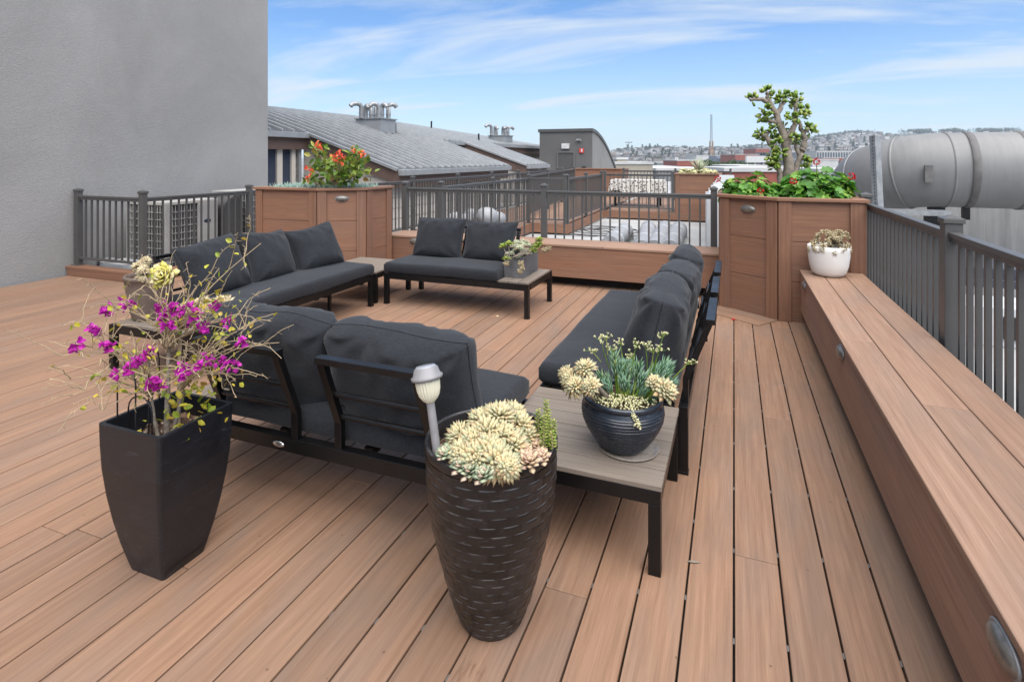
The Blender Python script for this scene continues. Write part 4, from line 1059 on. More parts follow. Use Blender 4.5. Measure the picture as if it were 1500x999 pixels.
def limb(pts, r0, r1, tips=()):
    P_ = [J(*p) for p in pts]; n_ = len(P_); Q = []
    for i in range(n_ - 1):
        for k in range(4): Q.append(P_[i].lerp(P_[i + 1], k / 4) + rv(.008))
    Q.append(P_[-1]); m_ = len(Q)
    b.tube(Q, [r0 + (r1 - r0) * i / (m_ - 1) + random.uniform(0, .004) for i in range(m_)], 10)
def cluster(u, v, dd=0, s_=1.0, n_=17):
    c = J(u, v, dd)
    for k in range(int(n_ * s_ * 1.0)):
        u_ = rv().normalized(); q = c + u_ * random.uniform(.005, .045) * s_
        leaf(lf, q, u_ + UPV * .35 + rv(.3), rv(), random.uniform(.048, .070), random.uniform(.038, .050), .015, 0, .62)
limb([(1154, 275), (1155, 250), (1153, 225), (1150, 205)], .056, .038)
limb([(1142, 278), (1143, 255), (1139, 240), (1136, 222)], .028, .020); limb([(1160, 272), (1165, 250), (1172, 232), (1174, 222)], .034, .022)
limb([(1150, 205), (1143, 187), (1136, 165), (1126, 150), (1113, 146), (1099, 147)], .038, .013)
limb([(1153, 212), (1157, 196), (1164, 183), (1165, 160), (1166, 145)], .034, .015)
limb([(1164, 183), (1171, 176)], .02, .014); limb([(1138, 170), (1144, 156), (1148, 148)], .026, .015); limb([(1141, 180), (1130, 178), (1122, 173)], .02, .014); limb([(1126, 150), (1124, 140), (1124, 135)], .018, .013)
limb([(1137, 225), (1131, 213), (1122, 201), (1112, 196)], .03, .016); limb([(1122, 201), (1130, 192)], .016, .012)
limb([(1174, 222), (1179, 205), (1177, 193), (1184, 188)], .032, .015); limb([(1179, 205), (1174, 190), (1172, 178)], .024, .014); limb([(1172, 232), (1166, 210), (1163, 203)], .02, .014)
for a in ((1101, 146, 0, .8), (1124, 134, 0, .9), (1131, 143, .1, .9), (1122, 162, -.05, 1), (1118, 170, 0, .9), (1127, 172, .1, 1), (1146, 146, 0, 1.1), (1153, 143, .1, 1), (1166, 143, 0, 1.1), (1168, 150, .1, .8), (1170, 165, 0, 1), (1178, 163, .1, 1), (1158, 170, -.08, .8), (1172, 172, -.1, .9), (1112, 195, 0, .9), (1116, 199, .1, .7), (1131, 191, 0, .9), (1138, 210, -.05, .9), (1133, 205, .1, .8), (1184, 187, 0, 1), (1188, 192, .05, .7), (1164, 202, -.05, .9), (1170, 206, .1, .8), (1131, 228, -.05, 1), (1146, 224, -.08, 1), (1137, 236, -.1, 1), (1179, 236, -.02, .9), (1133, 245, .05, .9), (1178, 243, 0, .8), (1148, 187, .02, .6), (1162, 158, .05, .7)):
    cluster(*a)
b.build('trunk', M['bark'], jt); lf.build('crown', M['jade'], jt)

# ------------------------------------------------------------------ shrub and ground cover in the left planter
sh = thing('flowering_shrub', 'bushy green shrub with coral red blooms in the left planter', 'plant', (-4.45, 5.6, 1.0))
b = MB(); lf = MB(); fl = MB(); DS = 6.55
S_ = lambda u, v, dd=0: at(u, v, DS + dd)
for pts in ([(487, 272), (489, 255), (478, 240), (468, 228), (467, 218)], [(492, 272), (498, 250), (495, 236)], [(497, 272), (510, 252), (520, 240), (523, 226)], [(485, 272), (475, 250), (462, 243)], [(490, 270), (505, 258), (525, 250)], [(468, 275), (460, 265), (452, 262)]):
    b.tube([S_(*p) for p in pts], [.022 - .003 * i for i in range(len(pts))], 6)
def fol(u, v, su, sv, n_):
    for k in range(n_):
        q = S_(random.gauss(u, su), random.gauss(v, sv), random.gauss(0, .13)); flatleaf(lf, q, rv() + UPV * .4, rv() + Vector((0, -.5, .6)), random.uniform(.06, .11), random.uniform(.035, .055))
for a in ((500, 252, 13, 9, 150), (482, 243, 10, 6, 60), (468, 222, 5, 6, 34), (520, 232, 6, 7, 60), (522, 250, 8, 9, 80), (464, 243, 6, 4, 30), (495, 264, 15, 5, 70), (455, 266, 7, 4, 26)): fol(*a)
def bloom(u, v, n_, s_=.045):
    fl = MB(); c = S_(u, v, -.22)
    for k in range(n_): q = c + rv(s_); flatleaf(fl, q, rv(), rv(), random.uniform(.03, .045), .032)
    fl.build('flower_head', M['coral'], sh)
for a in ((464, 213, 15, .04), (469, 217, 9, .03), (492, 228, 24, .05), (499, 233, 20, .045), (529, 222, 13, .04), (519, 221, 6, .03), (455, 247, 9, .03), (451, 259, 10, .03)): bloom(*a)
b.build('trunk', M['twig'], sh); lf.build('crown', M['shrub'], sh)
cg = MB()
for k in range(1500):
    x, y = random.uniform(-5.15, -4.0), random.uniform(5.22, 5.85)
    if y - 5.25 < (x + 4.36) * .68: continue
    leaf(cg, Vector((x, y, 1.0)), Vector((random.uniform(-.6, .6), random.uniform(-.6, .6), 1)), UPV, random.uniform(.06, .13), .016, .012)
tag(cg.build('ground_cover', M['chalk']), 'blue grey succulent ground cover in the left planter', 'ground cover', kind='stuff')
g = thing('pale_succulents', 'white pebbly succulents heaped on the distant planter', 'plant', (-.85, 15.5, .96)); b = MB()
for k in range(60): rosette(b, Vector((random.uniform(-1.3, -.42), random.uniform(15.1, 15.9), .97 + random.uniform(0, .12))), UPV + rv(.4), .09, 14, .05, .03, 0, 1.1, .3)
b.build('rosettes', M['cream'], g); b = MB()
for k in range(40): leaf(b, Vector((-.85, 15.5, 1.0)), rv(.6) + UPV, UPV, random.uniform(.3, .5), .05, .02)
b.build('spikes', M['ghostgreen'], g)

# ------------------------------------------------------------------ condensers in the far corner
def condenser(label, c, sx, sy, h_):
    o = thing('condenser', label, 'condenser', (c[0], c[1], -.2), 0, 'air conditioning condensers in the far corner')
    x0, x1, y0, y1 = c[0] - sx / 2, c[0] + sx / 2, c[1] - sy / 2, c[1] + sy / 2; z0, z1 = -.1, h_
    b = MB(); b.box((c[0], c[1], (z0 + z1) / 2), (sx - .06, sy - .06, z1 - z0 - .05)); b.build('coil', M['acdark'], o)
    b = MB(); b.box((c[0], c[1], z1 - .02), (sx, sy, .04)); b.box((c[0], c[1], z0 + .02), (sx, sy, .04))
    for (x, y) in ((x0, y0), (x1, y0), (x1, y1), (x0, y1)): b.box((x + (.03 if x == x0 else -.03), y + (.03 if y == y0 else -.03), (z0 + z1) / 2), (.058, .058, z1 - z0 - .081))
    b.box((x1 - .012, y1 - .17, (z0 + z1) / 2), (.024, .26, z1 - z0 - .082)); b.build('casing', M['acwhite'], o, bevel=.004)
    b = MB(); n_ = 10
    for i in range(1, n_): 
        z = z0 + .04 + (z1 - z0 - .08) * i / n_; b.box((c[0], y0 + .004, z), (sx - .12, .008, .007)); b.box((x1 - .006, c[1] - .13, z), (.008, sy - .38, .007))
    for i in range(1, 12):
        x = x0 + .06 + (sx - .12) * i / 12; b.box((x, y0 + .012, (z0 + z1) / 2), (.007, .006, z1 - z0 - .09))
    for i in range(1, 9):
        y = y0 + .06 + (sy - .38) * i / 9; b.box((x1 - .014, y, (z0 + z1) / 2), (.006, .007, z1 - z0 - .09))
    b.build('grille', M['acwhite'], o)
    b = MB(); Mx = Matrix.Translation((x1 + .001, y1 - .16, h_ - .28)) @ Matrix.Rotation(R(90), 4, 'Z') @ Matrix.Rotation(R(90), 4, 'X'); b.lathe([(.001, .004), (.04, .004), (.045, 0)], 20, M=Mx @ Matrix.Diagonal((1.2, .6, 1, 1))); b.build('badge', M['glass'], o)
condenser('nearer wire grilled condenser behind the corner railing', (-6.78, 5.25, 0), .70, .75, .86)
condenser('farther condenser with a grey hood behind the corner railing', (-6.80, 6.6, 0), .70, .9, .92)
b = MB(); b.lathe([(.001, .0), (.09, .0)], 24); 
o = thing('vent_hood', 'dark grey rounded hood between the two condensers', 'vent', (-6.5, 5.83, -.2))
b = MB(); Mx = Matrix.Translation((-6.62, 5.86, .62)) @ Matrix.Rotation(R(90), 4, 'Y')
V = []; n = 12
for x in (-6.75, -6.42):
    V += [(x, 5.72, .25), (x, 5.72, .72)] + [(x, 5.72 + .28 * (1 - math.cos(PI / 2 * k / 8)), .72 + .17 * math.sin(PI / 2 * k / 8)) for k in range(1, 9)] + [(x, 6.0, .25)]
m_ = len(V) // 2; b.add(V, [tuple(range(m_)), tuple(reversed(range(m_, 2 * m_)))] + [(k, m_ + k, m_ + (k + 1) % m_, (k + 1) % m_) for k in range(m_)]); b.build('hood', M['rail'], o)
b = MB(); b.box((-6.6, 5.86, .02), (.2, .2, .45)); b.build('stand', M['rail'], o)
o = thing('equipment_pad', 'pale flat pad with a cable on the roof behind the corner railing', 'pad', (-7.0, 4.8, -.2)); b = MB(); b.box((-7.0, 4.85, -.02), (.45, .5, .3)); b.build('slab', M['whitemetal'], o); b = MB(); b.tube([(-7.25, 4.6, .0), (-7.2, 4.58, .16), (-7.05, 4.62, .18), (-6.9, 4.7, .14)], .02, 8); b.build('cable', M['pipewhite'], o)

# ------------------------------------------------------------------ roof gap: pipes, hoses, ducts
PR = 'white wrapped pipes on the roof membrane'
PIPES = [('leftmost short white pipe on the roof membrane', (915, 338), (893, 353)), ('second white pipe from the left on the roof membrane', (950, 334), (940, 360)), ('third white pipe from the left on the roof membrane', (974, 334), (958, 360)), ('rightmost white pipe, next to the black floor vent', (995, 335), (981, 360))]
for lab, a, c in PIPES:
    def gp_(u, v, z): return at(u, v, F * (H - z) / (v - V0))
    p0, p1 = gp_(a[0], a[1], -.02), gp_(c[0], c[1] + 6, -.02); o = thing('roof_pipe', lab, 'pipe', tuple((p0 + p1) / 2 - Vector((0, 0, .18))), 0, PR)
    b = MB(); dn = (p0 - p1).normalized(); b.tube([p0 + dn * .25 + Vector((0, 0, -.22)), p0 + dn * .22 + Vector((0, 0, -.08)), p0 + dn * .1 + Vector((0, 0, -.015)), p0, p1], .15, 20); b.build('pipe', M['pipewhite'], o)
    for t_ in (.25, .7): b = MB(); q = p0.lerp(p1, t_); b.tube([q - dn * .02, q + dn * .02], .155, 20); b.build('band', M['whitemetal'], o)
o = thing('roof_pipe', 'long white pipe lying crosswise on the roof membrane', 'pipe', (-3, 9, -.2), 0, PR); b = MB(); b.tube([(-4.0, 8.9, -.1), (-2.2, 8.95, -.1), (-1.9, 8.95, -.12)], .11, 18); b.build('pipe', M['pipewhite'], o)
hose = MB(); pts = []
for k in range(90):
    a = k * .33; r_ = .55 + .25 * math.sin(k * .21); pts.append((-2.9 + r_ * math.cos(a) * 1.2 + .005 * k, 11.8 + r_ * math.sin(a) + .01 * k, -.205 + .004 * (k % 5)))
hose.tube(pts, .009, 6); tag(hose.build('roof_hose', M['wire']), 'tangled dark hose coiled on the white roof membrane', 'hose')
o = thing('floor_vent', 'black rectangular vent opening on the roof behind the right sofa', 'vent', (-.75, 7.9, -.2)); b = MB(); b.box((-.62, 8.0, -.1), (.30, .3, .25)); b.build('opening', M['dark'], o)
b = MB(); b.box((-.62, 8.0, .032), (.36, .36, .012)); b.build('cover', M['membrane'], o)
o = thing('white_duct', 'long white sheet metal duct running away beside the right planter', 'duct', (-.17, 10, -.2)); b = MB(); b.box((-.16, 11, .38), (.30, 7.4, 1.15)); b.build('body', M['whitemetal'], o)
for k in range(9):
    b = MB(); y = 7.4 + k * .9; b.box((-.16, y, .39), (.335, .03, 1.19)); b.build('flange', M['whitemetal'], o)
VG = 'round white vent caps behind the back sofa'
vc = None
for i, (u, v, d, s_) in enumerate(((668, 321, 9.6, .15), (684, 322, 9.9, .14), (690, 314, 10.4, .13), (713, 317, 9.8, .20), (729, 320, 10.0, .15))):
    p = at(u, v, d); lab = ['leftmost low round white vent cap behind the back sofa', 'second low white vent cap from the left behind the back sofa', 'small white vent cap standing highest behind the back sofa', 'largest round white vent cap behind the back sofa', 'rightmost white vent cap behind the back sofa'][i]
    o = thing('mushroom_vent', lab, 'vent', (p.x, p.y, -.2), 0, VG)
    b = MB(); b.lathe([(.001, s_ * .8), (s_ * .5, s_ * .72), (s_ * .85, s_ * .45), (s_, 0), (s_ * .85, -s_ * .4), (s_ * .55, -s_ * .6), (s_ * .5, -s_ * .62)], 24, tuple(p)); b.build('cap', M['pipewhite'], o)
    b = MB(); b.tube([(p.x, p.y, -.22), (p.x, p.y, p.z - s_ * .5)], s_ * .5, 16); b.build('pipe', M['pipewhite'], o)
# far table under a speckled cloth
o = thing('patio_table', 'dark legged patio table under the speckled cloth on the far deck', 'table', (-2.6, 16.7, 0)); b = MB(); b.box((-2.6, 16.7, .745), (1.45, .75, .03)); b.build('tabletop', M['frame'], o)
for (x, y) in ((-3.2, 16.4), (-2.0, 16.4), (-3.2, 17.0), (-2.0, 17.0)): b = MB(); b.box((x, y, .365), (.06, .06, .73)); b.build('leg', M['frame'], o)
b = MB(); V = []; n = 60
for ring_, (z, ex) in enumerate(((.765, 0), (.764, .0), (.6, .03), (.42, .06))):
    for k in range(n):
        t_ = k / n * 4; sd_i = int(t_); f_ = t_ - sd_i; hx, hy = .74, .39
        P4 = [(-hx, -hy), (hx, -hy), (hx, hy), (-hx, hy)]; a_, c_ = P4[sd_i], P4[(sd_i + 1) % 4]; x, y = a_[0] + (c_[0] - a_[0]) * f_, a_[1] + (c_[1] - a_[1]) * f_
        g_ = 1 + ex + (ex * .8 * math.sin(k * 1.9)); V.append((-2.6 + x * g_, 16.7 + y * (1 + (g_ - 1) * 1.6), z + (0 if ring_ < 3 else .05 * math.sin(k * .8))))
b.add(V, [tuple(range(n))] + [(r_ * n + k, r_ * n + (k + 1) % n, (r_ + 1) * n + (k + 1) % n, (r_ + 1) * n + k) for r_ in range(3) for k in range(n)])
tag(b.build('tablecloth', M['cloth']), 'white speckled tablecloth draped on the far patio table', 'tablecloth')

# ------------------------------------------------------------------ big round duct at the right
DY, DZ, DR = 8.45, 1.255, .455
o = thing('exhaust_duct', 'huge grey round duct crossing behind the right railing', 'duct', (4.5, DY, -.2))
cx0 = 1.86
pts = [(11, DY - .55, DZ), (6.5, DY - .25, DZ), (cx0 + .55, DY, DZ)]
for k in range(1, 9):
    a = PI / 2 * k / 8 * 1.0; pts.append((cx0 + .55 - .68 * math.sin(a), DY + .62 * (1 - math.cos(a)), DZ - .22 * (1 - math.cos(a))))
pts.append((cx0 - .15, DY + 1.3, DZ - .62)); pts.append((cx0 - .1, DY + 1.6, DZ - 1.5))
b = MB(); b.tube(pts, DR, 64); b.build('pipe', M['duct'], o)
def band(parent, c, dirv, r_, wd, mat, name='band'):
    c, dirv = Vector(c), Vector(dirv).normalized(); b = MB(); b.tube([c - dirv * wd / 2, c - dirv * wd * .3, c + dirv * wd * .3, c + dirv * wd / 2], [r_ + .003, r_ + .012, r_ + .012, r_ + .003], 64, cap=False); b.build(name, mat, parent)
for x in (2.62, 3.12, 4.4): band(o, (x, DY - .03, DZ), (1, -.05, 0), DR, .075, M['ductband'])
for k in (0, 3, 6):
    a = PI / 2 * k / 8; band(o, (cx0 + .55 - .68 * math.sin(a), DY + .62 * (1 - math.cos(a)), DZ - .22 * (1 - math.cos(a))), (-math.cos(a), math.sin(a) * .9, -.3 * math.sin(a)), DR, .03, M['duct'] if k < 6 else M['steel'], 'flange')
b = MB(); b.box((2.13, DY - DR - .006, DZ - .04), (.08, .05, .2)); b.build('label_plate', M['ductband'], o)
o = thing('duct_support', 'steel beam and dark post carrying the grey duct', 'support', (2.2, DY, -.2))
b = MB(); b.box((2.0, DY - .35, DZ - DR - .05), (.75, .07, .07)); b.build('beam', M['steel'], o)
b = MB(); b.box((2.36, DY + .1, .30), (.15, .15, 1.02)); b.build('post', M['frame'], o); b = MB(); b.box((2.2, DY - .1, .28), (.04, .04, .95)); b.build('rod', M['frame'], o); b = MB(); b.box((2.6, DY - .1, .74), (.07, .07, .16)); b.build('bracket', M['frame'], o)
o = thing('slotted_strut', 'leaning slotted galvanised strut beside the end of the grey duct', 'strut', (1.55, 6.2, 0))
p0, p1 = at(1283, 310, 6.5), at(1278, 199, 6.55); b = MB(); b.bar(p0, p1, .012, .085); b.bar(p0 + Vector((.045, 0, 0)), p1 + Vector((.045, 0, 0)), .08, .01); b.build('angle', M['steel'], o)
b = MB()
for k in range(22): q = p0.lerp(p1, (k + .5) / 22) - FW * .0075; b.box(tuple(q), (.022, .004, .018), rz=TH)
b.build('slots', M['dark'], o)
o = thing('concrete_wall', 'streaky grey concrete wall behind the duct at the right', 'wall', (6, 10.2, -.3)); b = MB(); b.box((6.6, 10.3, .0), (9.0, .3, 2.6)); b.build('wall', M['concrete'], o); b = MB(); b.box((6.6, 10.3, 1.32), (9.05, .36, .04)); b.build('coping', M['steel'], o)
o = thing('roof_curb', 'dark blue grey curb at the foot of the concrete wall', 'curb', (6, 9.6, -.3)); b = MB(); b.box((6.8, 9.75, -.2), (8.9, .78, .25)); b.box((6.8, 9.3, -.26), (8.9, .15, .1)); b.build('flashing', M['slate'], o)
o = thing('roof_duct', 'low white box duct on the neighbouring roof behind the railing', 'duct', (3.4, 6.3, -.3)); b = MB(); b.box((3.6, 6.6, -.12), (3.4, .5, .36)); b.build('body', M['whitemetal'], o, bevel=.01); b = MB(); b.box((2.4, 6.33, -.12), (.3, .02, .2)); b.build('vent_slot', M['dark'], o)

# ------------------------------------------------------------------ townhouses with standing seam roofs
EX, EZ = -7.0, 1.17
def rz_(x, y):
    x = min(x, -6.9)
    s_ = 1 if y < 17 else max(.5, 1 - .018 * (y - 17)); pr_ = [(-6.9, 1.14), (-9.43, 2.0), (-11, 2.5), (-12.3, 2.82), (-13.2, 2.93), (-16, 2.3)]
    for (a, za), (c, zc) in zip(pr_, pr_[1:]):
        if c <= x <= a: z = za + (zc - za) * (a - x) / (a - c); return 1.17 + (z - 1.17) * (s_ if x < -9.43 else 1)
    return pr_[-1][1]
def townhouse(label, y0, y1, ey0, ey1, vents, door):
    o = thing('townhouse', label, 'house', (-9, (y0 + y1) / 2, -.2), 0, 'townhouses with metal roofs')
    xs_hi = [-9.43, -10.2, -11, -11.7, -12.3, -13.2, -16]; xs_lo = [-6.9, -9.43]
    b = MB()
    def strip(xs, ya, yb):
        for xa, xb in zip(xs, xs[1:]):
            n_ = max(1, int((yb - ya) / 2))
            for i in range(n_):
                u0_, u1_ = ya + (yb - ya) * i / n_, ya + (yb - ya) * (i + 1) / n_
                b.add([(xa, u0_, rz_(xa, u0_)), (xa, u1_, rz_(xa, u1_)), (xb, u1_, rz_(xb, u1_)), (xb, u0_, rz_(xb, u0_))], [(0, 1, 2, 3)])
    strip(xs_hi, y0, y1); strip(xs_lo, ey0, ey1)
    y = y0 + .1
    while y < y1:
        xs = ([-6.9] if ey0 < y < ey1 else []) + xs_hi
        for xa, xb in zip(xs, xs[1:]): b.bar((xa, y, rz_(xa, y) + .02), (xb, y, rz_(xb, y) + .02), .042, .06, mat=1)
        y += .36
    rf = b.build('roof', [M['roofmetal'], M['roofrib']], o)
    vp = None
    for (x, y_, n_) in vents:
        b = MB(); z = rz_(x, y_); b.box((x + .05, y_, z + .08), (.9, .8, .42)); vb = b.build('vent_box', M['gutter'], rf); b = MB(); b.box((x + .05, y_, z + .305), (.98, .88, .03)); b.build('vent_box_lid', M['gutter'], rf)
        for k in range(n_):
            yy = y_ - .42 + .84 * k / (n_ - 1); xx = x + (.30 if k % 2 else -.22) + random.uniform(-.05, .05); zt = z + .32; hh = random.uniform(.36, .50); sx = random.choice((-1, 1)); dy = (yy - y_) * .35
            b = MB(); b.tube([(xx, yy, zt), (xx, yy, zt + hh - .1), (xx + .02 * sx, yy + dy * .3, zt + hh - .03), (xx + .08 * sx, yy + dy * .8, zt + hh), (xx + .14 * sx, yy + dy * 1.6, zt + hh - .02), (xx + .17 * sx, yy + dy * 2, zt + hh - .09)], .07, 12); b.tube([(xx, yy, zt + .12), (xx, yy, zt + .16)], .078, 12); b.build('vent_pipe', M['steel'], rf)
    for (x, y_) in ((-11.9, y0 + 2.8), (-9.9, (ey0 + ey1) / 2 + 1.2), (-11.6, y1 - 1.2)):
        b = MB(); z = rz_(x, y_); b.tube([(x, y_, z - .05), (x, y_, z + .33)], .035, 8); b.build('vent_stub', M['frame'], rf)
    # gutters, fascia, walls
    for (x, ya, yb) in ((-6.88, ey0, ey1), (-9.40, y0, ey0 - .02), (-9.40, ey1 + .02, y1)):
        if yb - ya < .1: continue
        b = MB(); z = rz_(x - .02, ya); b.box((x + .03, (ya + yb) / 2, z - .075), (.13, yb - ya, .13), grain='y'); b.build('gutter', M['gutter'], o, bevel=.01)
        b = MB(); b.box((x - .05, (ya + yb) / 2, z - .27), (.05, yb - ya, .27), grain='y'); b.build('fascia', M['fascia'], o)
    for yy in (ey0, ey1):
        b = MB(); s_ = -1 if yy == ey0 else 1
        V = [(-6.93, yy + s_ * .03, rz_(-6.93, yy) - .03), (-9.45, yy + s_ * .03, rz_(-9.45, yy) - .03), (-9.45, yy + s_ * .03, rz_(-9.45, yy) - .36), (-6.93, yy + s_ * .03, rz_(-6.93, yy) - .34)]
        V += [(a[0], a[1] - s_ * .05, a[2]) for a in V]
        b.add(V, [(0, 1, 2, 3), (7, 6, 5, 4), (0, 4, 5, 1), (1, 5, 6, 2), (2, 6, 7, 3), (3, 7, 4, 0)]); b.build('rake_board', M['fascia'], o)
        b = MB(); b.bar((-6.9, yy + s_ * .05, rz_(-6.9, yy) - .005), (-9.45, yy + s_ * .05, rz_(-9.43, yy) - .005), .09, .06); b.build('rake_trim', M['gutter'], o)
        b = MB(); V = [(-7.15, yy - s_ * .06, -.22), (-9.6, yy - s_ * .06, -.22), (-9.6, yy - s_ * .06, rz_(-9.43, yy) - .1), (-7.15, yy - s_ * .06, rz_(-7.15, yy) - .1)]; V += [(a[0], a[1] - s_ * .15, a[2]) for a in V]
        b.add(V, [(0, 1, 2, 3), (7, 6, 5, 4), (0, 4, 5, 1), (1, 5, 6, 2), (2, 6, 7, 3), (3, 7, 4, 0)]); b.build('wall', M['siding'], o)
    b = MB(); b.box((-7.22, (ey0 + ey1) / 2, .42), (.14, ey1 - ey0 - .45, 1.26)); b.build('wall', M['siding'], o)
    for (ya, yb) in ((y0, ey0 - .1), (ey1 + .1, y1)):
        if yb - ya > .2: b = MB(); b.box((-9.68, (ya + yb) / 2, .8), (.14, yb - ya, 2.05)); b.build('wall', M['siding'], o)
    for (x, y_) in ((-7.05, (ey0 + ey1) / 2 + .5), (-9.53, ey0 - .16)):
        b = MB(); z = rz_(x, y_) - .18; b.box((x, y_, (z - .2) / 2), (.06, .08, z + .2)); b.build('downspout', M['gutter'], o)
    b = MB(); b.box((-7.08, ey1 - .35, .95), (.1, .12, .2)); b.build('wall_lamp', M['frame'], o)
    if door:
        ya, yb = door; dr = None
        b = MB(); x = -9.58
        for (yy, w_) in ((ya, .09), ((ya * .35 + yb * .65), .16), (yb, .12)): b.box((x, yy, .75), (.09, w_, 1.85))
        b.box((x + .002, (ya + yb) / 2, 1.70), (.088, yb - ya + .1, .10)); dr = b.build('patio_door', M['winframe'], o)
        b = MB(); b.box((x - .02, (ya + yb) / 2, .75), (.03, yb - ya, 1.82)); b.build('pane', M['glass'], dr)
        b = MB(); b.box((x + .06, ya * .35 + yb * .65 - .05, .62), (.03, .03, .22)); b.build('handle', M['steel'], dr)
    return o
townhouse('nearer townhouse with grey standing seam roof and a glazed patio door', 7.7, 18.2, 10.76, 17.3, [(-10.3, 14.7, 7)], (9.2, 10.42))
townhouse('farther townhouse with grey standing seam roof next to the stair tower', 18.25, 36, 19.06, 21.5, [(-10.3, 24.7, 6)], None)

# ------------------------------------------------------------------ stair tower with curved roof
o = thing('stair_tower', 'dark grey stair tower with a curved sloping roof and a door', 'building', (-7.3, 27, -.2))
x0, x1, yf = -8.58, -6.06, 25.5; prof_t = [(yf, 2.68)] + [(yf + 5.9 * t_, 2.68 - 2.15 * t_ ** 1.75) for t_ in [k / 12 for k in range(1, 13)]]
b = MB(); b.box(((x0 + x1) / 2, yf + .06, 1.23), (x1 - x0, .12, 2.86)); b.build('front_wall', M['stucco_dark'], o)
for x in (x0 + .06, x1 - .06):
    b = MB(); n = len(prof_t); V = []
    for xx in (x - .06, x + .06): V += [(xx, y + (.121 if i == 0 else 0), -.2) for i, (y, z) in enumerate(prof_t)] + [(xx, y + (.121 if i == 0 else 0), z - .02) for i, (y, z) in enumerate(prof_t)]
    m_ = 2 * n
    for k in range(n - 1):
        for bs in (0, m_): q = (bs + k, bs + k + 1, bs + n + k + 1, bs + n + k); b.add([V[i] for i in q], [(0, 1, 2, 3)])
    b.build('side_wall', M['stucco_side'], o)
b = MB(); n = len(prof_t)
for (xa, xb, dz, th) in ((x0 - .06, x1 + .06, .06, .14),):
    V = []
    for (y, z) in [(yf - .06, 2.68)] + prof_t[1:]: V += [(xa, y, z + dz), (xb, y, z + dz), (xb, y, z + dz - th), (xa, y, z + dz - th)]
    F_ = [(4 * k + j, 4 * k + (j + 1) % 4, 4 * k + 4 + (j + 1) % 4, 4 * k + 4 + j) for k in range(n - 1) for j in range(4)] + [(0, 1, 2, 3)]
    b.add(V, F_)
b.build('roof', M['rail'], o)
b = MB(); xd0, xd1 = at(813, 231, 26).x, at(838, 231, 26).x; xm = (xd0 + xd1) / 2; b.box((xm, yf - .01, .80), (xd1 - xd0, .03, 1.62)); dr = b.build('door', M['rail'], o)
b = MB(); wd = xd1 - xd0
for s_ in (-1, 1): b.box((xm + s_ * (wd / 2 + .03), yf - .03, .83), (.07, .07, 1.72))
b.box((xm, yf - .03, 1.66), (wd - .0, .068, .08)); b.build('door_frame', M['stucco_dark'], dr); b = MB(); b.box((xm, yf - .05, .72), (wd - .1, .04, .05)); b.build('push_bar', M['steel'], dr)
p = at(825, 214, 26); b = MB(); b.box((p.x, yf - .05, p.z), (.36, .1, .24)); b.build('wall_lamp', M['signwhite'], o)
p = at(851, 221, 26); b = MB(); b.box((p.x, yf - .04, p.z), (.21, .06, .2)); al = b.build('fire_alarm', M['signred'], o); b = MB(); b.box((p.x + .02, yf - .075, p.z + .01), (.07, .01, .14)); b.build('strobe', M['signwhite'], al)
p = at(847, 205, 26); b = MB(); b.box((p.x, yf - .04, p.z), (.1, .08, .08)); b.tube([(p.x - .1, yf - .14, p.z - .03), (p.x - .06, yf - .06, p.z)], .05, 10); b.tube([(p.x + .1, yf - .14, p.z - .03), (p.x + .06, yf - .06, p.z)], .05, 10); b.build('spotlight', M['steel'], o)
p = at(855, 249, 26); b = MB(); b.box((p.x, yf - .06, p.z), (.18, .12, .28)); b.build('junction_box', M['frame'], o)

# ------------------------------------------------------------------ city
def city(label, u0, u1, vt, d, depth, mat, zb=-14, wins=None, roofmat=None, cat='building', name='city_building', ang=TH):
    pa, pb = at(u0, vt, d), at(u1, vt, d); c = (pa + pb) / 2; wdt = (pb - pa).length
    o = thing(name, label, cat, (c.x, c.y, zb), ang)
    b = MB(); h_ = pa.z - zb; b.box((0, depth / 2, h_ / 2), (wdt, depth, h_)); b.build('wall', mat, o, True)
    b = MB(); b.box((0, depth / 2, h_ + .2), (wdt + .3, depth + .3, .4)); b.build('roof', roofmat or M['citywhite'], o, True)
    if wins:
        cols, rows, ww, wh, top = wins; pm = None
        for i in range(cols):
            for j in range(rows):
                x = -wdt / 2 + wdt * (i + .5) / cols; z = h_ - top - wh / 2 - j * (wh * 1.9)
                if pm is None: b = MB(); b.box((0, 0, 0), (ww, .3, wh)); pm = b.build('window', M['citydark'], o, True); q = pm
                else: q = pm.copy(); COL.objects.link(q); q.parent = o
                q.location = (x, -.05, z)
    return o
city('pale beige flat roofed building right of the stair tower', 902, 956, 241, 90, 14, M['beige'])
city('small beige roof block on top of the far beige building', 904, 919, 234, 95, 6, M['beige'])
city('dark grey building next to the beige block', 956, 992, 246, 150, 16, M['citygrey'], wins=(7, 1, 3, 2.2, 2))
city('long grey elevated structure below the hill', 962, 996, 239, 320, 14, M['citygrey'], wins=(10, 1, 2, 2.5, 3))
city('low red brick building left of the crane', 992, 1030, 236, 260, 24, M['brick'], wins=(9, 1, 3, 2, 2.5))
city('red brick block right of the crane', 1077, 1112, 227, 420, 30, M['brick'], wins=(8, 1, 4, 3, 4))
city('taller dark red building beside the jade tree', 1107, 1127, 218, 560, 30, M['brick'], wins=(5, 4, 4, 4, 4))
city('grey multi storey block behind the jade tree', 1118, 1142, 216, 700, 30, M['citygrey'], wins=(6, 5, 4, 4, 4))
city('white industrial hall with upright dark fins', 1196, 1262, 222, 520, 40, M['citywhite'], wins=(17, 1, 1.6, 5.5, 1))
city('white finned block left of the industrial hall', 1160, 1172, 222, 520, 40, M['citywhite'], wins=(4, 1, 1.6, 5.5, 1))
city('long red building under the white industrial hall', 1205, 1262, 232, 400, 24, M['brick'], wins=(12, 1, 2.6, 2.2, 2.0))
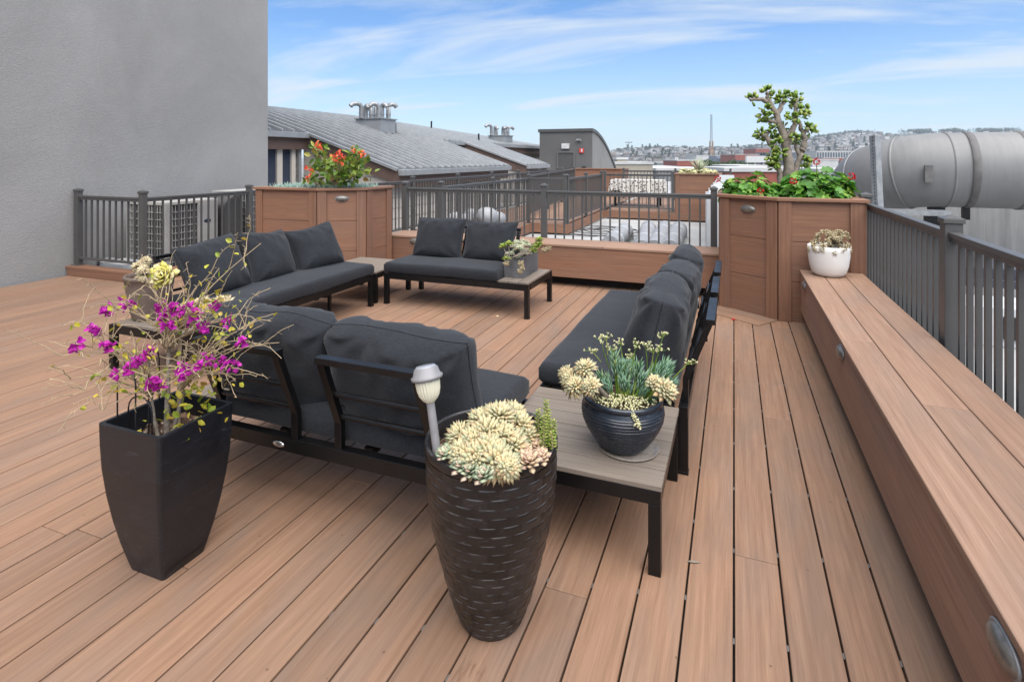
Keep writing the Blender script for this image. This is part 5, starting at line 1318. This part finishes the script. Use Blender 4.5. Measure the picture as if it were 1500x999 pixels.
city('pale grey windowless block right of the jade tree', 1190, 1228, 235, 200, 18, M['citywhite'])
city('grey block behind the pale windowless one', 1168, 1200, 236, 230, 18, M['citygrey'])
city('broad white roofed shed below the billboard frame', 1085, 1150, 246, 110, 22, M['citywhite'])
city('white low warehouse right of the geraniums', 1200, 1262, 252, 75, 12, M['citywhite'])
city('red parapet walled building behind the geraniums', 1062, 1160, 252, 55, 8, M['brick'])
city('pale warehouse roof left of the far planter', 962, 1058, 250, 105, 20, M['citygrey'])
city('white building between the townhouse and the stair tower', 752, 790, 221, 120, 14, M['citywhite'], wins=(6, 3, 2, 1.2, .8))
city('teal painted building at the foot of the hill', 1050, 1064, 229, 480, 20, M['craneblue'], wins=(3, 2, 3, 3, 2))
city('pale hall with a long roof below the crane', 1020, 1060, 228, 620, 40, M['citywhite'])
city('tan block at the far right behind the duct', 1262, 1330, 226, 600, 40, M['beige'], wins=(9, 3, 4, 4, 3))
o = thing('billboard_frame', 'white billboard box on thin posts over the rooftops', 'billboard', tuple(at(1112, 250, 130)), TH)
pa, pb = at(1092, 229, 130), at(1131, 229, 130); wdt = (pb - pa).length; z0 = o.location.z; b = MB(); b.box((0, 0, pa.z - z0 - .7), (wdt, .8, 1.5)); b.build('panel', M['signwhite'], o, True)
for x in (-2.7, -1, 1, 2.7): b = MB(); b.box((x, 0, (pa.z - z0 - 1.4) / 2 - 4), (.22, .22, pa.z - z0 + 6.6)); b.build('post', M['citywhite'], o, True)
# crane
o = thing('tower_crane', 'slim grey crane mast with an orange base against the sky', 'crane', tuple(at(1042, 240, 500)), TH)
b = MB(); zt = at(1040, 168, 500).z - o.location.z; zm = at(1040, 207, 500).z - o.location.z
for (x, y) in ((-.7, -.7), (.7, -.7), (.7, .7), (-.7, .7)): b.bar((x, y, zm), (x * .7, y * .7, zt), .22, .22)
k = zm
while k < zt - 2: b.bar((-.6, -.6, k), (.6, -.6, k + 1.6), .12, .12); b.bar((.6, -.6, k + 1.6), (-.6, -.6, k + 3.2), .12, .12); k += 3.2
b.build('boom', M['craneblue'], o, True); b = MB()
for (x, y) in ((-1.1, -1.1), (1.1, -1.1), (1.1, 1.1), (-1.1, 1.1)): b.bar((x * 1.4, y * 1.4, -12), (x, y, zm), .5, .5)
k = -10
while k < zm - 3: b.bar((-1.2, -1.2, k), (1.2, -1.2, k + 2), .3, .3); b.bar((1.2, -1.2, k + 2), (-1.2, -1.2, k + 4), .3, .3); k += 4
b.box((0, 0, zm * .55), (3.4, 3, 3)); b.build('base', M['rust'], o, True)
for (lab, u, vt, d) in (('thin light mast with a cross head above the left hilltop', 921, 209, 420), ('small light mast left of the crane on the skyline', 988, 214, 650)):
    o = thing('light_mast', lab, 'light mast', (at(u, 240, d).x, at(u, 240, d).y, -14), TH); h_ = at(u, vt, d).z + 14
    b = MB(); b.tube([(0, 0, 0), (0, 0, h_)], [.5, .25], 8); b.build('pole', M['craneblue'], o, True); b = MB(); b.box((0, 0, h_), (5.5, .6, .7)); b.build('lamp_head', M['craneblue'], o, True)
def crown_mesh(mb, c, rx, rz2, n_, s_, mat=0):
    for k in range(n_):
        u_ = rv().normalized(); lump = 1 + .35 * noise.noise(u_ * 1.9 + Vector(c) * .1); q = Vector(c) + Vector((u_.x * rx, u_.y * rx, u_.z * rz2)) * lump * random.uniform(.55, 1)
        flatleaf(mb, q, rv(), rv(), s_ * random.uniform(.7, 1.3), s_ * random.uniform(.6, 1), mat)
def city_tree(label, u, vt, d, wd_px, group=None):
    p = at(u, vt, d); r_ = wd_px * d / F / 2; o = thing('tree', label, 'tree', (p.x, p.y, -14), 0, group); top = p.z + 14
    b = MB(); b.tube([(0, 0, 0), (.2, 0, top * .5), (0, 0, top - r_ * .6)], [.5, .4, .2], 8)
    for k in range(6): a = k * 1.05; b.tube([(0, 0, top - r_ * 1.3), (r_ * .6 * math.cos(a), r_ * .6 * math.sin(a), top - r_ * .5)], [.18, .06], 5)
    b.build('trunk', M['twig'], o, True); b = MB()
    for k in range(6): a = k * 1.05; crown_mesh(b, (r_ * .55 * math.cos(a), r_ * .55 * math.sin(a), top - r_ * .55 + random.uniform(-.2, .2) * r_), r_ * .52, r_ * .42, 190, r_ * .13)
    b.build('crown', M['treeleaf'], o, True)
for a in (('bright green street tree left of the brick block', 1030, 234, 120, 26), ('green street tree just right of the crane foot', 1046, 236, 130, 18), ('dark street tree left of the billboard', 1062, 236, 140, 22), ('dark street tree under the red brick block', 1078, 235, 150, 24), ('broad dark street tree beside the billboard posts', 1094, 236, 155, 22)): city_tree(*a)

# hill with houses
SK = [(600, 229), (880, 227), (900, 224), (930, 221), (960, 218.5), (1000, 219.5), (1060, 220), (1100, 218), (1130, 215), (1160, 210), (1180, 207), (1220, 202), (1260, 197), (1330, 196), (1500, 194), (1750, 198), (2100, 215)]
def skyv(u):
    for (a, va), (c, vc_) in zip(SK, SK[1:]):
        if a <= u <= c: return va + (vc_ - va) * (u - a) / (c - a)
    return 228
D0, D1 = 650., 1650.
def hz_(u, d):
    zt = H - (skyv(u) - V0) * D1 / F; t_ = max(0, min(1.0, (d - D0) / (D1 - D0))); t_ = t_ * t_ * (3 - 2 * t_) * .55 + t_ * .45
    z = -14 + (zt + 14) * t_
    if d > D1: z -= (d - D1) * .15
    return z + 2.5 * noise.noise(Vector((u * .02, d * .006, 0))) * min(1, max(0, (d - D0) / 300))
b = MB(); us = [600 + 20 * i for i in range(76)]; ds = [D0 + (2100 - D0) * j / 24 for j in range(25)]; V = []
for u in us:
    for d in ds: p = at(u, V0, d); V.append((p.x, p.y, hz_(u, d) - .5))
nd = len(ds); b.add(V, [(i * nd + j, (i + 1) * nd + j, (i + 1) * nd + j + 1, i * nd + j + 1) for i in range(len(us) - 1) for j in range(nd - 1)], None, 0, True)
tag(b.build('hill', M['hill']), kind='structure')
def house_mesh(w_, d_, h_, kind):
    b = MB(); b.box((0, 0, h_ / 2 - 1.5), (w_, d_, h_ + 3))
    if kind == 0: b.box((0, 0, h_ + .25), (w_ + .5, d_ + .5, .5), mat=1)
    else:
        V = [(-w_ / 2 - .4, -d_ / 2 - .4, h_), (w_ / 2 + .4, -d_ / 2 - .4, h_), (w_ / 2 + .4, d_ / 2 + .4, h_), (-w_ / 2 - .4, d_ / 2 + .4, h_), (0, -d_ / 2 - .4, h_ + 3), (0, d_ / 2 + .4, h_ + 3)]
        b.add(V, [(0, 1, 4), (1, 2, 5, 4), (2, 3, 5), (3, 0, 4, 5)], None, 1)
    nwx = max(2, int(w_ / 3.2))
    for i in range(nwx):
        for j in range(max(1, int(h_ / 3.2))): b.box((-w_ / 2 + w_ * (i + .5) / nwx, -d_ / 2 - .03, 1.9 + 3.1 * j), (1.5, .2, 1.6), mat=2)
    return b
protos = []
HL = 'small pastel house, one of many stacked up the distant hillside'
for (w_, d_, h_, k) in ((9, 11, 7, 0), (8, 12, 6, 1), (11, 10, 9, 0), (7, 10, 6.5, 1), (14, 11, 10, 0), (10, 9, 5, 1)):
    protos.append(house_mesh(w_, d_, h_, k).build('hill_house', [M['housewall'], M['houseroof'], M['citydark']]))
spots = []
for k in range(4000):
    u = random.uniform(895, 1290) if random.random() < .93 else random.uniform(700, 1560); d = random.uniform(760, 1640); p = at(u, V0, d)
    if all((p.x - q[0]) ** 2 + (p.y - q[1]) ** 2 > 13 ** 2 for q in spots): spots.append((p.x, p.y, u, d))
vis = [s_ for s_ in spots if 895 < s_[2] < 1275]; vis.sort(key=lambda s_: s_[3]); near = vis[::max(1, len(vis) // 290)][:290] if False else vis[:290]; rest = [s_ for s_ in spots if s_ not in near]
for i, (x, y, u, d) in enumerate(near):
    pr_ = protos[i % 6]; q = pr_ if i < 6 else pr_.copy()
    if i >= 6: COL.objects.link(q)
    q.location = (x, y, hz_(u, d)); q.rotation_euler = (0, 0, TH + random.choice((-.35, -.2, 0, .15, .4, 1.5)) + random.uniform(-.05, .05)); q.scale = (1, 1, random.uniform(.85, 1.25)); tag(q, HL, 'house', 'houses on the distant hillside')
b = MB()
for (x, y, u, d) in rest:
    h_ = random.uniform(5, 9); w_ = random.uniform(7, 12); b.box((x, y, hz_(u, d) + h_ / 2 - 2), (w_, random.uniform(8, 12), h_ + 4), rz=TH + random.choice((-.3, 0, .2, 1.4)))
tag(b.build('hill_houses', M['farhouses']), 'mass of tiny houses along the crest of the distant hill', 'houses', kind='stuff')
tp = []
for k in range(3):
    b = MB(); cone = k == 2
    if cone:
        for j in range(6): crown_mesh(b, (0, 0, 4 + j * 1.9), 3.3 - j * .45, 1.3, 26, 1.6, 0)
    else:
        for j in range(5): a = j * 1.26; crown_mesh(b, (2.4 * math.cos(a), 2.4 * math.sin(a), 6 + random.uniform(-1, 1.5)), 3, 2.8, 40, 1.7, 0)
    b.tube([(0, 0, -2), (0, 0, 5)], [.6, .3], 5, 1); tp.append(b.build('hill_tree', [M['farleaf'], M['twig']]))
TL = 'dark tree standing among the small houses on the distant hill'
for i in range(230):
    u = random.uniform(900, 1275); d = random.uniform(800, 1630) if i % 3 else random.uniform(1560, 1650); q = tp[i] if i < 3 else tp[i % 3].copy()
    if i >= 3: COL.objects.link(q)
    p = at(u, V0, d); q.location = (p.x, p.y, hz_(u, d)); s_ = random.uniform(.7, 1.3); q.scale = (s_, s_, s_); q.rotation_euler = (0, 0, random.uniform(0, 6)); tag(q, TL, 'tree', 'trees on the distant hillside')
b = MB()
for k in range(260):
    r_ = random.random()
    u = random.choice((1190, 1205, 1225, 1245, 1258, 1345, 1350, 1390, 1400, 1445, 1450, 1480)) + random.gauss(0, 9); d = random.uniform(1600, 1660); p = at(u, V0, d); s_ = random.uniform(4, 8)
    crown_mesh(b, (p.x, p.y, hz_(u, d) + s_), s_, s_ * .9, 26, 3.2)
tag(b.build('hilltop_wood', M['farleaf']), 'dark wood along the crest of the distant hill at the right', 'wood', kind='stuff')

# the air: pale even haze out to the hill
b = MB(); b.box((0, 0, 42.5), (5200, 5200, 115)); hzo = b.build('haze', None); tag(hzo, kind='stuff', label='pale blue haze over the distant city and hill', cat='haze')
hm = bpy.data.materials.new('haze_air'); hm.use_nodes = True; hn = hm.node_tree.nodes; hn.remove(hn['Principled BSDF'])
pv = hn.new('ShaderNodeVolumePrincipled'); pv.inputs['Color'].default_value = (.80, .89, 1, 1); pv.inputs['Density'].default_value = .00017; pv.inputs['Anisotropy'].default_value = .1
hm.node_tree.links.new(pv.outputs[0], hn['Material Output'].inputs['Volume']); hzo.data.materials.clear(); hzo.data.materials.append(hm)
